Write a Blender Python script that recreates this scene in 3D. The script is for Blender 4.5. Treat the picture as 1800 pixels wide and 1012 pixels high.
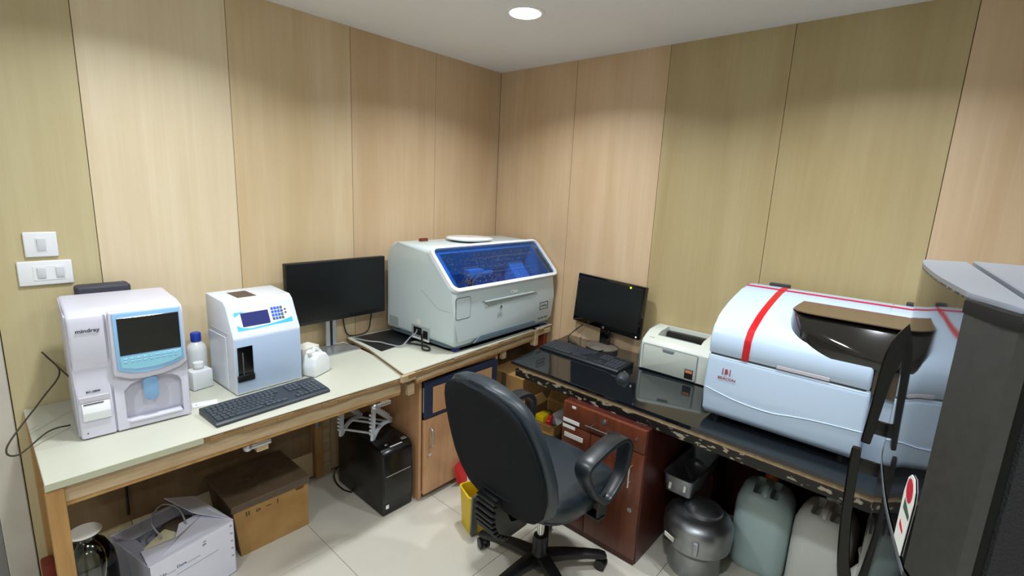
import bpy, bmesh, math, random
from mathutils import Vector, Matrix, Euler
random.seed(7)
R = math.radians
S = bpy.context.scene
for o in list(bpy.data.objects): bpy.data.objects.remove(o)
COL = S.collection

# ------------------------------------------------------------------ camera, world, exposure
cam_data = bpy.data.cameras.new('camera'); cam = bpy.data.objects.new('camera', cam_data); COL.objects.link(cam)
cam_data.sensor_width = 36; cam_data.lens = 850.2586/1800*36; cam_data.clip_start = .02
rx = Vector((0.66573655, -0.74477737, 0.04584233)); ux = Vector((0.11630296, 0.16425236, 0.97953805)); fx = Vector((0.73706748, 0.64678268, -0.19596861))
M = Matrix.Identity(4)
for i in range(3):
    M[i][0] = rx[i]; M[i][1] = ux[i]; M[i][2] = -fx[i]
M.translation = (-2.66716, -2.53683, 1.70)
cam.matrix_world = M
S.camera = cam
w = bpy.data.worlds.new('world'); S.world = w; w.use_nodes = True
w.node_tree.nodes['Background'].inputs[0].default_value = (.8, .9, 1, 1); w.node_tree.nodes['Background'].inputs[1].default_value = .3
S.view_settings.view_transform = 'Standard'; S.view_settings.look = 'None'; S.view_settings.exposure = -0.30; S.view_settings.gamma = 1
S.view_settings.use_curve_mapping = False
CEIL = 2.52
LIGHTS = [(-.81, -.91), (-2.15, -.80), (-.85, -2.25), (-2.2, -2.3), (-3.4, -1.6), (-1.4, -3.6), (-3.0, -3.6)]
LIGHT_COL = (0.90, 0.96, 1.0); LIGHT_W = 17.0
for i, (x, y) in enumerate(LIGHTS):
    ld = bpy.data.lights.new('downlight_lamp', 'AREA'); ld.shape = 'DISK'; ld.size = .135; ld.energy = LIGHT_W; ld.color = LIGHT_COL; ld.spread = R(140)
    lo = bpy.data.objects.new('downlight_lamp', ld); COL.objects.link(lo); lo.location = (x, y, CEIL-.012)

# ------------------------------------------------------------------ materials
def lin(h):
    if isinstance(h, str):
        c = [int(h[i:i+2], 16)/255 for i in (0, 2, 4)]
        return tuple(v/12.92 if v <= .04045 else ((v+.055)/1.055)**2.4 for v in c)
    return h
MATS = {}
def mat(name, col, rough=.5, metal=0, spec=.5, noise=0, scale=20, col2=None, bump=0, bscale=80, coat=0, stretch=(1, 1, 1), world=False, emit=0, contrast=None):
    if name in MATS: return MATS[name]
    m = bpy.data.materials.new(name); m.use_nodes = True; nt = m.node_tree; N = nt.nodes; L = nt.links
    b = N['Principled BSDF']; c = lin(col)
    b.inputs['Base Color'].default_value = (*c, 1); b.inputs['Roughness'].default_value = rough; b.inputs['Metallic'].default_value = metal
    b.inputs['Specular IOR Level'].default_value = spec; b.inputs['Coat Weight'].default_value = coat; b.inputs['Coat Roughness'].default_value = .05
    if emit:
        b.inputs['Emission Color'].default_value = (*c, 1); b.inputs['Emission Strength'].default_value = emit
    if noise or col2 or bump:
        if world:
            g = N.new('ShaderNodeNewGeometry'); src = g.outputs['Position']
        else:
            g = N.new('ShaderNodeTexCoord'); src = g.outputs['Object']
        mp = N.new('ShaderNodeMapping'); mp.inputs['Scale'].default_value = stretch; L.new(src, mp.inputs[0])
        n = N.new('ShaderNodeTexNoise'); n.inputs['Scale'].default_value = scale; n.inputs['Detail'].default_value = 6; L.new(mp.outputs[0], n.inputs[0])
        if noise or col2:
            r = N.new('ShaderNodeValToRGB'); lo, hi = contrast or (.3, .7)
            r.color_ramp.elements[0].position = lo; r.color_ramp.elements[1].position = hi
            c2 = lin(col2) if col2 else tuple(v*(1-noise) for v in c)
            r.color_ramp.elements[0].color = (*c2, 1); r.color_ramp.elements[1].color = (*c, 1)
            L.new(n.outputs[0], r.inputs[0]); L.new(r.outputs[0], b.inputs['Base Color'])
        if bump:
            n2 = N.new('ShaderNodeTexNoise'); n2.inputs['Scale'].default_value = bscale; n2.inputs['Detail'].default_value = 4; L.new(mp.outputs[0], n2.inputs[0])
            bp = N.new('ShaderNodeBump'); bp.inputs['Strength'].default_value = bump; bp.inputs['Distance'].default_value = .002
            L.new(n2.outputs[0], bp.inputs['Height']); L.new(bp.outputs[0], b.inputs['Normal'])
    MATS[name] = m
    return m
def laminate(name, a, bcol, c3):
    """vertical-grain wood laminate: broad soft flames plus fine grain, in world space"""
    m = bpy.data.materials.new(name); m.use_nodes = True; nt = m.node_tree; N = nt.nodes; L = nt.links; b = N['Principled BSDF']
    g = N.new('ShaderNodeNewGeometry')
    def ns(sc, st, det=4, dist=0):
        mp = N.new('ShaderNodeMapping'); mp.inputs['Scale'].default_value = st; L.new(g.outputs['Position'], mp.inputs[0])
        n = N.new('ShaderNodeTexNoise'); n.inputs['Scale'].default_value = sc; n.inputs['Detail'].default_value = det; n.inputs['Distortion'].default_value = dist
        L.new(mp.outputs[0], n.inputs[0]); return n.outputs[0]
    n1 = ns(1, (5, 5, .7), 3, .5); n2 = ns(1, (120, 120, 2.5), 5); n3 = ns(1, (34, 34, .9), 3, .2)
    def mix(f, A, B, k):
        mx = N.new('ShaderNodeMix'); mx.data_type = 'RGBA'
        if hasattr(A, 'links'): L.new(A, mx.inputs['A'])
        else: mx.inputs['A'].default_value = (*lin(A), 1)
        mx.inputs['B'].default_value = (*lin(B), 1)
        mr = N.new('ShaderNodeMapRange'); mr.inputs['From Min'].default_value = .35; mr.inputs['From Max'].default_value = .65; mr.inputs['To Max'].default_value = k
        L.new(f, mr.inputs['Value']); L.new(mr.outputs[0], mx.inputs['Factor'])
        return mx.outputs['Result']
    x = mix(n1, a, bcol, 1); x = mix(n3, x, c3, .22); x = mix(n2, x, c3, .14)
    L.new(x, b.inputs['Base Color']); b.inputs['Roughness'].default_value = .42; b.inputs['Specular IOR Level'].default_value = .35
    MATS[name] = m; return m
def tinted_glass(name, tint, rough=.03, refl=.12):
    m = bpy.data.materials.new(name); m.use_nodes = True; nt = m.node_tree; N = nt.nodes; L = nt.links; N.remove(N['Principled BSDF'])
    t = N.new('ShaderNodeBsdfTransparent'); t.inputs[0].default_value = (*lin(tint), 1)
    gl = N.new('ShaderNodeBsdfGlossy'); gl.inputs['Roughness'].default_value = rough
    fr = N.new('ShaderNodeFresnel'); fr.inputs[0].default_value = 1.5
    mx = N.new('ShaderNodeMixShader'); L.new(fr.outputs[0], mx.inputs[0]); L.new(t.outputs[0], mx.inputs[1]); L.new(gl.outputs[0], mx.inputs[2])
    L.new(mx.outputs[0], N['Material Output'].inputs[0]); MATS[name] = m; return m
def plastic_translucent(name, col, rough=.35, trans=.5):
    m = bpy.data.materials.new(name); m.use_nodes = True; b = m.node_tree.nodes['Principled BSDF']
    b.inputs['Base Color'].default_value = (*lin(col), 1); b.inputs['Roughness'].default_value = rough
    b.inputs['Subsurface Weight'].default_value = trans; b.inputs['Subsurface Radius'].default_value = (.02, .02, .02); b.inputs['Subsurface Scale'].default_value = 1
    MATS[name] = m; return m

laminate('pink_laminate', 'D8BE9E', 'CBAE8A', 'C09F78')
laminate('pale_laminate', 'E8D9BC', 'E0CEAC', 'D2BC94')
laminate('beige_laminate', 'DFC9A6', 'D2BA92', 'C6A982')
laminate('olive_laminate_light', 'CFC29C', 'C4B68C', 'B6A67A')
laminate('olive_laminate', 'BFAE84', 'B3A075', 'A8956A')
laminate('dark_laminate', '8A7254', '7A6246', '6A5238')  # dark brown; on the added table boards it carries the under-table shade
mat('ceiling_paint', 'F0F0F0', .8, noise=.03, scale=3); mat('wall_paint', 'E4E2DC', .7, noise=.03, scale=3)
mat('floor_tile', 'C9C4B6', .16, noise=.06, scale=5, spec=.5, world=True)
mat('grout', '9A9082', .8)
mat('seam_dark', '4A3C28', .8)
mat('jamb_paint', 'CFCABD', .6, noise=.1, scale=8)
mat('door_grey', '8C8A88', .6, noise=.15, scale=4)
mat('lamp_glow', 'FFFFFF', .5, emit=14)
mat('white_plastic', 'D4DAE2', .3); mat('cool_lit_white', 'AFC2DC', .3)
mat('switch_white', 'ECEFF2', .25)
mat('rocker_grey', 'D5D8DC', .3)
mat('cell_white', 'CCCBD8', .32)
mat('cell_shadow', 'C3C0C8', .4)
mat('sky_blue', '8FBFE8', .3)
mat('sky_blue2', '8CC8DC', .35)
mat('tab_blue', '7FA8CE', .3)
mat('screen_black', '040608', .12, coat=.3)
mat('screen_off', '0A0C0D', .28)
mat('black_plastic', '0C0D0F', .4)
mat('gloss_black', '050607', .08, coat=.5)
mat('kb_black', '2B323A', .45)
mat('kb_keys', '39414A', .4)
mat('kb_body_dark', '16191D', .5); mat('kb_keys_dark', '30353C', .4)
mat('silver', 'B9BDC2', .3, metal=.8)
mat('steel', '9EA2A6', .4, metal=1, noise=.25, scale=12)
mat('aluminium_dull', 'A9ADB0', .34, metal=.9, noise=.3, scale=10)
mat('chrome', 'E0E0E0', .1, metal=1)
mat('lcd_blue', '2A306E', .45, spec=.2)
mat('key_blue', '2357C8', .4); mat('key_grey', '50545A', .4)
mat('panel_cyan', '38B4EC', .3); mat('panel_pale', 'E2F0F8', .3)
mat('ink_dark', '3A3740', .6); mat('ink_blue', '32507A', .6); mat('ink_red', 'A01C2C', .5); mat('ink_brown', '4E3A1E', .7)
mat('analyser_white', 'C2CFD0', .3); mat('lid_white', 'EDF1F4', .22); mat('analyser_grey', '98A1A0', .4); mat('base_slate', '56656F', .45)
mat('beacon_white', 'BFD3E9', .26); mat('handle_black', '040404', .22, spec=.35); mat('stripe_red', 'C4161E', .3); mat('line_magenta', 'D02050', .3)
tinted_glass('blue_glass', '84BEF2'); tinted_glass('smoke_glass', '3A332C', .02)
tinted_glass('clear_glass', 'E2E6E6', .02)
mat('inner_blue', '4A8CE8', .5); mat('inner_dark', '8096B0', .5); mat('inner_white', 'E8EEF4', .4)
mat('printer_beige', 'CCD0C6', .4); mat('printer_grey', '7C868C', .45); mat('printer_front', 'BEC4BA', .4)
mat('label_black', '1A1614', .4); mat('label_orange', 'C8805A', .5)
mat('worktop', 'C1C1B2', .35, noise=.05, scale=6)
mat('worktop_edge', 'AEB098', .5)
mat('raw_wood', 'BCA585', .7, col2='A38964', scale=6, stretch=(1, 6, 6), bump=.3)
mat('ply_edge', 'A08054', .8, col2='6E5230', scale=14, stretch=(1, 1, 30), bump=.5)
mat('wood_ochre', 'B48C54', .6, col2='98703E', scale=4, stretch=(8, 8, 1))
mat('cab_laminate', 'C79A72', .4, col2='BA8B62', scale=4, stretch=(10, 10, 1), world=True)
mat('navy', '27324A', .5)
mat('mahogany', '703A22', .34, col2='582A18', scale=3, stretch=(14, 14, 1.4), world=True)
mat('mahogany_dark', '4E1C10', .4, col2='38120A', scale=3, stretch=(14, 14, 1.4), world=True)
mat('granite', '0C0F12', .06, col2='161B20', scale=300, coat=.3)
mat('peeling_paint', '0B0908', .5, col2='A59A84', scale=34, stretch=(1, .6, 1.5), contrast=(.395, .425), bump=.4)
mat('cardboard', 'AC8750', .85, col2='9A7442', scale=9, bump=.2)
mat('cardboard_dusty', '6E5A44', .9, col2='5A4834', scale=9)
mat('tape_dusty', '5B4C40', .5, noise=.3, scale=14)
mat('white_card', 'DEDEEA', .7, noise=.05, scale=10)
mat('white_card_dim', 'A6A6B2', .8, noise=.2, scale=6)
mat('foam_yellow', 'D6CFA8', .9)
mat('pc_black', '08090A', .32); mat('pc_front', '0E1114', .22)
mat('fabric_black', '141719', .9, bump=.5, bscale=600, spec=.2)
mat('leatherette', '222D34', .40, bump=.15, bscale=250)
mat('shell_plastic', '181C1F', .5, bump=.3, bscale=400)
mat('arm_plastic', '1B2024', .33)
mat('chair_base', '101214', .4)
mat('fridge_door', '1A1B1C', .05, spec=.45, coat=0); mat('fridge_side', '3C3C3A', .35, noise=.2, scale=60)
mat('fridge_top', '7C828C', .35); mat('fridge_body', '0E1114', .6, bump=1, bscale=300); mat('gasket', '050505', .7)
mat('label_white', 'E8E8E2', .5); mat('label_red', 'C42034', .5); mat('label_green', '3E5A4C', .5)
plastic_translucent('jerry_blue', 'AFC4C4'); plastic_translucent('jerry_white', 'D8DAD4'); plastic_translucent('bottle_white', 'E2E6E8', .3, .3)
mat('cap_blue', '1C3FB0', .35); mat('cap_orange', '9A5420', .4); mat('cap_white', 'EEF0F0', .3)
mat('cord_brown', '3A3020', .6); mat('cord_grey', '8E9094', .5); mat('cord_black', '111111', .5)
mat('mat_black', '15181A', .35); mat('foot_blue', '101C60', .4)
mat('yellow', 'D8B80C', .45); mat('red_plastic', 'D01C20', .4)
mat('stand_stone', '7E766C', .4, metal=.3, noise=.4, scale=20)
mat('paper', 'D9D6CC', .8); mat('glow_green', 'C8E020', .4, emit=2); mat('led_white', 'FFFFFF', .4, emit=2)
mat('rust', '7A2E18', .6)

# ------------------------------------------------------------------ geometry helpers
def V(*a): return Vector(a)
class B:
    def __init__(s): s.bm = bmesh.new()
    def _xf(s, vs, rot=None, loc=None):
        m = Matrix.Identity(4)
        if rot: m = Euler([R(a) for a in rot]).to_matrix().to_4x4()
        if loc: m.translation = loc
        bmesh.ops.transform(s.bm, matrix=m, verts=vs)
    def box(s, lo, hi, bev=0, seg=2, rot=None, pivot=None):
        r = bmesh.ops.create_cube(s.bm, size=1); vs = r['verts']
        for v in vs: v.co = Vector([lo[i]+(v.co[i]+.5)*(hi[i]-lo[i]) for i in range(3)])
        if bev:
            es = list({e for v in vs for e in v.link_edges})
            q = bmesh.ops.bevel(s.bm, geom=es, offset=bev, segments=seg, profile=.5, affect='EDGES'); vs = [v for v in q['verts']] 
            vs = list({v for f in q['faces'] for v in f.verts} | set(vs))
        if rot:
            p = Vector(pivot or [(lo[i]+hi[i])/2 for i in range(3)])
            m = Matrix.Translation(p) @ Euler([R(a) for a in rot]).to_matrix().to_4x4() @ Matrix.Translation(-p)
            vs = [v for v in vs if v.is_valid]
            allv = set(vs)
            for v in list(allv):
                for e in v.link_edges: allv.update(e.verts)
            bmesh.ops.transform(s.bm, matrix=m, verts=list(allv))
        return s
    def cyl(s, p0, p1, r0, r1=None, n=20, cap=True):
        r1 = r0 if r1 is None else r1
        p0, p1 = Vector(p0), Vector(p1); d = p1-p0
        q = d.to_track_quat('Z', 'Y').to_matrix()
        a = [s.bm.verts.new(p0+q@Vector((r0*math.cos(2*math.pi*i/n), r0*math.sin(2*math.pi*i/n), 0))) for i in range(n)]
        b = [s.bm.verts.new(p1+q@Vector((r1*math.cos(2*math.pi*i/n), r1*math.sin(2*math.pi*i/n), 0))) for i in range(n)]
        for i in range(n): s.bm.faces.new((a[i], a[(i+1) % n], b[(i+1) % n], b[i]))
        if cap: s.bm.faces.new(a[::-1]); s.bm.faces.new(b)
        return s
    def lathe(s, prof, c=(0, 0, 0), n=32, sx=1, sy=1):
        rings = []
        for r, z in prof:
            rings.append([s.bm.verts.new((c[0]+sx*r*math.cos(2*math.pi*i/n), c[1]+sy*r*math.sin(2*math.pi*i/n), c[2]+z)) for i in range(n)])
        for a, b in zip(rings, rings[1:]):
            for i in range(n): s.bm.faces.new((a[i], a[(i+1) % n], b[(i+1) % n], b[i]))
        s.bm.faces.new(rings[0][::-1]); s.bm.faces.new(rings[-1]); return s
    def loft(s, rings, cap=True, closed=False):
        rs = [[s.bm.verts.new(p) for p in r] for r in rings]; n = len(rs[0])
        pairs = list(zip(rs, rs[1:])) + ([(rs[-1], rs[0])] if closed else [])
        for a, b in pairs:
            for i in range(n): s.bm.faces.new((a[i], a[(i+1) % n], b[(i+1) % n], b[i]))
        if cap and not closed: s.bm.faces.new(rs[0][::-1]); s.bm.faces.new(rs[-1])
        return s
    def prism(s, pts, lo, hi, axis='x', bev=0, seg=3):
        """polygon pts extruded along axis; pts are (y,z) for x, (x,z) for y, (x,y) for z"""
        def mk(p, t):
            return {'x': (t, p[0], p[1]), 'y': (p[0], t, p[1]), 'z': (p[0], p[1], t)}[axis]
        a = [s.bm.verts.new(mk(p, lo)) for p in pts]; b = [s.bm.verts.new(mk(p, hi)) for p in pts]; n = len(pts)
        fs = [s.bm.faces.new(a[::-1]), s.bm.faces.new(b)]
        for i in range(n): fs.append(s.bm.faces.new((a[i], a[(i+1) % n], b[(i+1) % n], b[i])))
        if bev:
            es = list({e for v in a+b for e in v.link_edges})
            if bev < 0: es = [e for f in fs[:2] for e in f.edges]; bev = -bev
            bmesh.ops.bevel(s.bm, geom=es, offset=bev, segments=seg, profile=.5, affect='EDGES')
        return s
    def tube(s, pts, r, n=8, closed=False, rs=None):
        pts = [Vector(p) for p in pts]; m = len(pts); rings = []; up = None
        for i, p in enumerate(pts):
            t = (pts[(i+1) % m]-pts[i-1]) if closed else (pts[min(i+1, m-1)]-pts[max(i-1, 0)])
            t.normalize()
            if up is None:
                up = Vector((0, 0, 1)) if abs(t.z) < .9 else Vector((1, 0, 0))
            sd = t.cross(up)
            if sd.length < 1e-4: sd = t.orthogonal()
            sd.normalize(); up = sd.cross(t).normalized(); rr = rs[i] if rs else r
            rings.append([p+rr*(math.cos(2*math.pi*k/n)*sd+math.sin(2*math.pi*k/n)*up) for k in range(n)])
        return s.loft(rings, closed=closed)
    def quad(s, *p):
        s.bm.faces.new([s.bm.verts.new(q) for q in p]); return s
    def sheet(s, pts, th):
        """flat polygon (3-D points) with thickness th"""
        pts = [Vector(p) for p in pts]; n = (pts[1]-pts[0]).cross(pts[2]-pts[0]).normalized()*th
        return s.loft([pts, [p+n for p in pts]])
    def ball(s, c, r, sc=(1, 1, 1), n=16):
        q = bmesh.ops.create_uvsphere(s.bm, u_segments=n, v_segments=n//2, radius=r)
        for v in q['verts']: v.co = Vector((v.co.x*sc[0]+c[0], v.co.y*sc[1]+c[1], v.co.z*sc[2]+c[2]))
        return s
def catmull(pts, k=6, closed=False):
    P = [Vector(p) for p in pts]; n = len(P); out = []
    rng = range(n) if closed else range(n-1)
    for i in rng:
        g = (lambda j: P[j % n]) if closed else (lambda j: P[max(0, min(n-1, j))])
        a, b, c, d = g(i-1), g(i), g(i+1), g(i+2)
        for j in range(k):
            t = j/k; out.append(.5*((2*b)+(c-a)*t+(2*a-5*b+4*c-d)*t*t+(3*b-a-3*c+d)*t**3))
    if not closed: out.append(P[-1])
    return out
def put(name, b, m, parent=None, ang=35, subsurf=0, label=None, kind=None, smooth=True):
    bm = b.bm if isinstance(b, B) else b
    bmesh.ops.recalc_face_normals(bm, faces=bm.faces)
    me = bpy.data.meshes.new(name); bm.to_mesh(me); bm.free()
    me.materials.append(MATS[m])
    if smooth:
        me.polygons.foreach_set('use_smooth', [True]*len(me.polygons)); me.set_sharp_from_angle(angle=R(ang))
    o = bpy.data.objects.new(name, me); COL.objects.link(o)
    if parent: o.parent = parent
    if subsurf:
        q = o.modifiers.new('sub', 'SUBSURF'); q.levels = q.render_levels = subsurf
    if label: o['label'] = label
    if kind: o['kind'] = kind
    return o
def thing(name, label, cat, loc=(0, 0, 0), rz=0, group=None):
    o = bpy.data.objects.new(name, None); COL.objects.link(o); o.location = loc; o.rotation_euler = (0, 0, R(rz)); o.empty_display_size = .05
    o['label'] = label; o['category'] = cat
    if group: o['group'] = group
    return o
def tag(o, label, cat, group=None, kind=None):
    o['label'] = label; o['category'] = cat
    if group: o['group'] = group
    if kind: o['kind'] = kind
    return o
def boolean(o, cutter, op='DIFFERENCE'):
    bmesh.ops.recalc_face_normals(cutter.bm, faces=cutter.bm.faces)
    me = bpy.data.meshes.new('cut'); cutter.bm.to_mesh(me); cutter.bm.free()
    c = bpy.data.objects.new('cut', me); COL.objects.link(c)
    pl = o.parent; o.parent = None
    q = o.modifiers.new('b', 'BOOLEAN'); q.object = c; q.operation = op; q.solver = 'EXACT'
    bpy.context.view_layer.update()
    ev = o.evaluated_get(bpy.context.evaluated_depsgraph_get()); nm = bpy.data.meshes.new_from_object(ev)
    o.modifiers.remove(q); old = o.data; o.data = nm; nm.name = old.name
    bpy.data.objects.remove(c); bpy.data.meshes.remove(me); o.parent = pl
    nm.polygons.foreach_set('use_smooth', [True]*len(nm.polygons)); nm.set_sharp_from_angle(angle=R(32))
def text(name, body, size, m, parent, loc, rot=(90, 0, 0), sx=1, align='CENTER', bold=0, shear=0, spacing=1):
    cu = bpy.data.curves.new(name, 'FONT'); cu.body = body; cu.size = size; cu.extrude = .0002; cu.align_x = align; cu.align_y = 'CENTER'; cu.offset = bold; cu.shear = shear; cu.space_character = spacing; cu.resolution_u = 2
    t = bpy.data.objects.new(name, cu); COL.objects.link(t); bpy.context.view_layer.update()
    me = bpy.data.meshes.new_from_object(t.evaluated_get(bpy.context.evaluated_depsgraph_get()))
    bpy.data.objects.remove(t)
    mt = Matrix.Translation(loc) @ Euler([R(a) for a in rot]).to_matrix().to_4x4() @ Matrix.Diagonal((sx, 1, 1, 1))
    me.transform(mt); me.materials.clear(); me.materials.append(MATS[m]); me.name = name
    o = bpy.data.objects.new(name, me); COL.objects.link(o); o.parent = parent; return o
def rrect(x0, z0, x1, z1, r, n=5):
    out = []
    for cx, cz, a in ((x1-r, z1-r, 0), (x0+r, z1-r, 90), (x0+r, z0+r, 180), (x1-r, z0+r, 270)):
        for i in range(n+1):
            t = R(a+90*i/n); out.append((cx+r*math.cos(t), cz+r*math.sin(t)))
    return out
def adopt(o, p):
    bpy.context.view_layer.update(); o.parent = p; o.matrix_parent_inverse = p.matrix_world.inverted(); return o
def struct(o): o['kind'] = 'structure'; return o

# ------------------------------------------------------------------ setting
struct(put('ceiling', B().box((-4.4, -5, CEIL), (.1, .1, CEIL+.1)), 'ceiling_paint'))
fl = struct(put('floor', B().box((-4.4, -5, -.1), (.1, .1, -.012)), 'grout'))
tile_me = None
for i in range(8):
    for j in range(9):
        x0 = .11-.6*(i+1)+.0; y0 = -.61-.6*(j-1)-.6
        x1, y1 = x0+.598, y0+.598
        cx1, cy1, cx0, cy0 = min(x1, -.001), min(y1, -.001), max(x0, -4.4), max(y0, -5)
        if cx1 <= cx0 or cy1 <= cy0: continue
        full = (cx1 == x1 and cy1 == y1 and cx0 == x0 and cy0 == y0)
        if full and tile_me:
            o = bpy.data.objects.new('floor_tile', tile_me); COL.objects.link(o); o.parent = fl; o.location = (x0, y0, 0)
        else:
            o = put('floor_tile', B().box((0, 0, -.012), (cx1-cx0, cy1-cy0, 0), .0012, 1), 'floor_tile', fl); o.location = (cx0, cy0, 0)
            if full: tile_me = o.data
# left wall (y = 0)
wl = struct(put('wall_left', B().box((-2.63, .008, 0), (.1, .1, CEIL)), 'seam_dark'))
sl = [-2.628, -2.319, -1.791, -1.182, -.5925, 0]
for a, b_, m in zip(sl, sl[1:], ('olive_laminate_light', 'pale_laminate', 'beige_laminate', 'pink_laminate', 'pink_laminate')):
    put('wall_panel', B().box((a+.0012, 0, 0), (b_-.0012, .012, CEIL), .0008, 1), m, wl)
wr = struct(put('wall_right', B().box((.008, -5, 0), (.1, .1, CEIL)), 'seam_dark'))
sr = [0, -.658, -1.267, -1.872, -2.497, -3.11, -3.72, -4.33, -5]
for a, b_, m in zip(sr, sr[1:], ('pink_laminate', 'pink_laminate', 'olive_laminate', 'olive_laminate', 'pink_laminate', 'pink_laminate', 'olive_laminate', 'pink_laminate')):
    put('wall_panel', B().box((0, b_+.0012, 0), (.012, a-.0012, CEIL), .0008, 1), m, wr)
struct(put('wall_back', B().box((-4.4, -5.1, 0), (.1, -5, CEIL)), 'wall_paint'))
struct(put('wall_far_left', B().box((-4.5, -5, 0), (-4.4, .1, CEIL)), 'wall_paint'))
struct(put('wall_beyond_door', B().box((-4.4, .02, 0), (-3.62, .1, CEIL)), 'olive_laminate'))
struct(put('wall_over_door', B().box((-3.62, .02, 2.12), (-2.63, .1, CEIL)), 'olive_laminate'))
d1 = struct(put('door_1', B().box((-3.54, .035, .01), (-2.71, .07, 2.05), .003, 1), 'door_grey'))
put('door_panel', B().box((-3.4, .028, .15), (-2.85, .036, 1.95), .004, 1), 'door_grey', d1)
put('door_handle', B().tube([(-3.46, .035, 1.0), (-3.46, -.02, 1.0), (-3.34, -.02, 1.0)], .009), 'chrome', d1)
struct(put('trim_1', B().box((-2.71, -.006, 0), (-2.630, .1, 2.12), .003, 1), 'jamb_paint'))
struct(put('trim_2', B().box((-3.62, -.006, 0), (-3.54, .1, 2.12), .003, 1), 'jamb_paint'))
struct(put('trim_3', B().box((-3.54, -.006, 2.05), (-2.71, .1, 2.12), .003, 1), 'jamb_paint'))

# downlights
for i, (x, y) in enumerate(LIGHTS):
    lab = ('round recessed white downlight glowing in the ceiling above the corner', 'recessed downlight in the ceiling above the blood cell analyser', 'recessed downlight in the ceiling above the red-striped analyser', 'recessed downlight in the ceiling over the middle of the room', 'recessed downlight in the ceiling before the grey door', 'recessed downlight in the ceiling behind the refrigerator', 'recessed downlight in the ceiling nearest the back wall corner')[i]
    t = thing('ceiling_downlight', lab, 'ceiling light', (x, y, CEIL), 0, None if i == 0 else 'downlights outside the picture')
    b = B(); b.lathe([(.072, 0), (.072, -.004), (.083, -.007), (.092, -.004), (.094, 0)], n=40); put('trim_ring', b, 'ceiling_paint', t)
    put('diffuser', B().lathe([(.0, -.0035), (.0715, -.0035), (.0715, -.006), (.0, -.0065)], n=40), 'lamp_glow', t)

# ------------------------------------------------------------------ left worktables
T1 = .79
t = thing('work_table', 'long cream-topped wooden work table with chipped ply front edge, nearest the door', 'table', (0, 0, 0))
put('table_top', B().box((-2.602, -.688, T1-.006), (-1.265, -.004, T1-.0003), .0015, 1), 'worktop', t)
b = B().box((-2.600, -.684, T1-.026), (-1.325, -.006, T1-.0055), .001, 1)
random.seed(3)
x = -2.17
while x < -1.34:                       # ragged chipped edge
    w_ = random.uniform(.03, .09); b.box((x, -.688-random.uniform(-.001, .003), T1-.026-random.uniform(0, .004)), (min(x+w_, -1.33), -.682, T1-.007-random.uniform(0, .004)), .001, 1); x += w_
put('core_board', b, 'ply_edge', t)
put('edge_strip', B().box((-2.603, -.6905, T1-.024), (-2.19, -.6875, T1+.0005), .0012, 1), 'worktop_edge', t)
put('apron', B().box((-2.562, -.672, .705), (-1.335, -.648, T1-.026), .002, 1), 'raw_wood', t)
put('apron_rail', B().box((-2.562, -.668, .690), (-1.335, -.628, .706), .002, 1), 'wood_ochre', t, label='ochre strip along the underside of the apron')
put('side_rail', B().box((-2.598, -.66, .70), (-2.574, -.02, T1-.026), .002, 1), 'wood_ochre', t)
for (x0, y0, x1, y1) in ((-2.604, -.684, -2.561, -.640), (-2.60, -.05, -2.56, -.006), (-1.475, -.045, -1.43, -.004)):
    put('leg', B().box((x0, y0, 0), (x1, y1, T1-.026), .002, 1), 'wood_ochre', t)
put('back_post', B().box((-1.425, -.03, 0), (-1.375, -.002, T1-.03), .002, 1), 'raw_wood', t)
put('shade_board', B().box((-2.555, -.010, .16), (-1.48, -.002, T1-.03), .002, 1), 'dark_laminate', t)  # dark board added over the wall to deepen the shade under the table
put('shade_board', B().box((-1.37, -.012, .38), (-1.2, -.002, T1-.03), .002, 1), 'dark_laminate', t)  # second added board, darkening the wall behind the tower
for k, (x0, y0) in enumerate(((-2.0, -.645), (-1.44, -.66))):
    c = put('drawer_runner_block', B().box((x0, y0, .635 if k == 0 else .655), (x0+.045, y0+.03, .692), .002, 1), 'raw_wood', t)
    put('roller', B().cyl((x0-.03, y0+.012, .665), (x0+.055, y0+.012, .665), .014, n=14).ball((x0-.03, y0+.012, .665), .018), 'silver', c)
# second table
T2 = .81
pl = [(-1.338, -.704), (-.038, -.612), (-.03, -.006), (-1.245, -.006), (-1.258, -.27)]
t = thing('work_table', 'second cream-topped wooden work table carrying the blue-lidded analyser in the corner', 'table', (0, 0, 0))
put('table_top', B().prism(pl, T2-.006, T2, 'z', 0), 'worktop', t)
def along(a, b_, s): return (a[0]+(b_[0]-a[0])*s, a[1]+(b_[1]-a[1])*s)
b = B()
FL, FR = Vector((-1.342, -.712)), Vector((-.038, -.615)); dd = (FR-FL).normalized(); nn = Vector((-dd.y, dd.x))
def strip(s0, s1, d0, d1, z0, z1, b, bev=.0015):
    p = [FL+dd*s0+nn*d0, FL+dd*s1+nn*d0, FL+dd*s1+nn*d1, FL+dd*s0+nn*d1]; b.prism([tuple(q) for q in p], z0, z1, 'z', bev, 1)
b.prism([(-1.334, -.700), (-.040, -.608), (-.032, -.008), (-1.242, -.008), (-1.255, -.27)], T2-.0195, T2-.0055, 'z', 0)
x = .02
while x < 1.2:
    w_ = random.uniform(.04, .1); strip(x, x+w_, -.002-random.uniform(0, .003), .004, T2-.022-random.uniform(0, .006), T2-.006-random.uniform(0, .006), b, 0); x += w_
put('core_board', b, 'ply_edge', t)
b = B(); strip(.09, 1.10, .012, .034, .745, T2-.020, b); put('apron', b, 'raw_wood', t)
b = B(); strip(.09, 1.10, .014, .055, .732, .746, b); put('apron_rail', b, 'wood_ochre', t, label='ochre strip along the underside of the apron')
b = B(); strip(1.10, 1.135, -.006, .035, .70, T2, b); put('corner_bracket', b, 'raw_wood', t)
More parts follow.
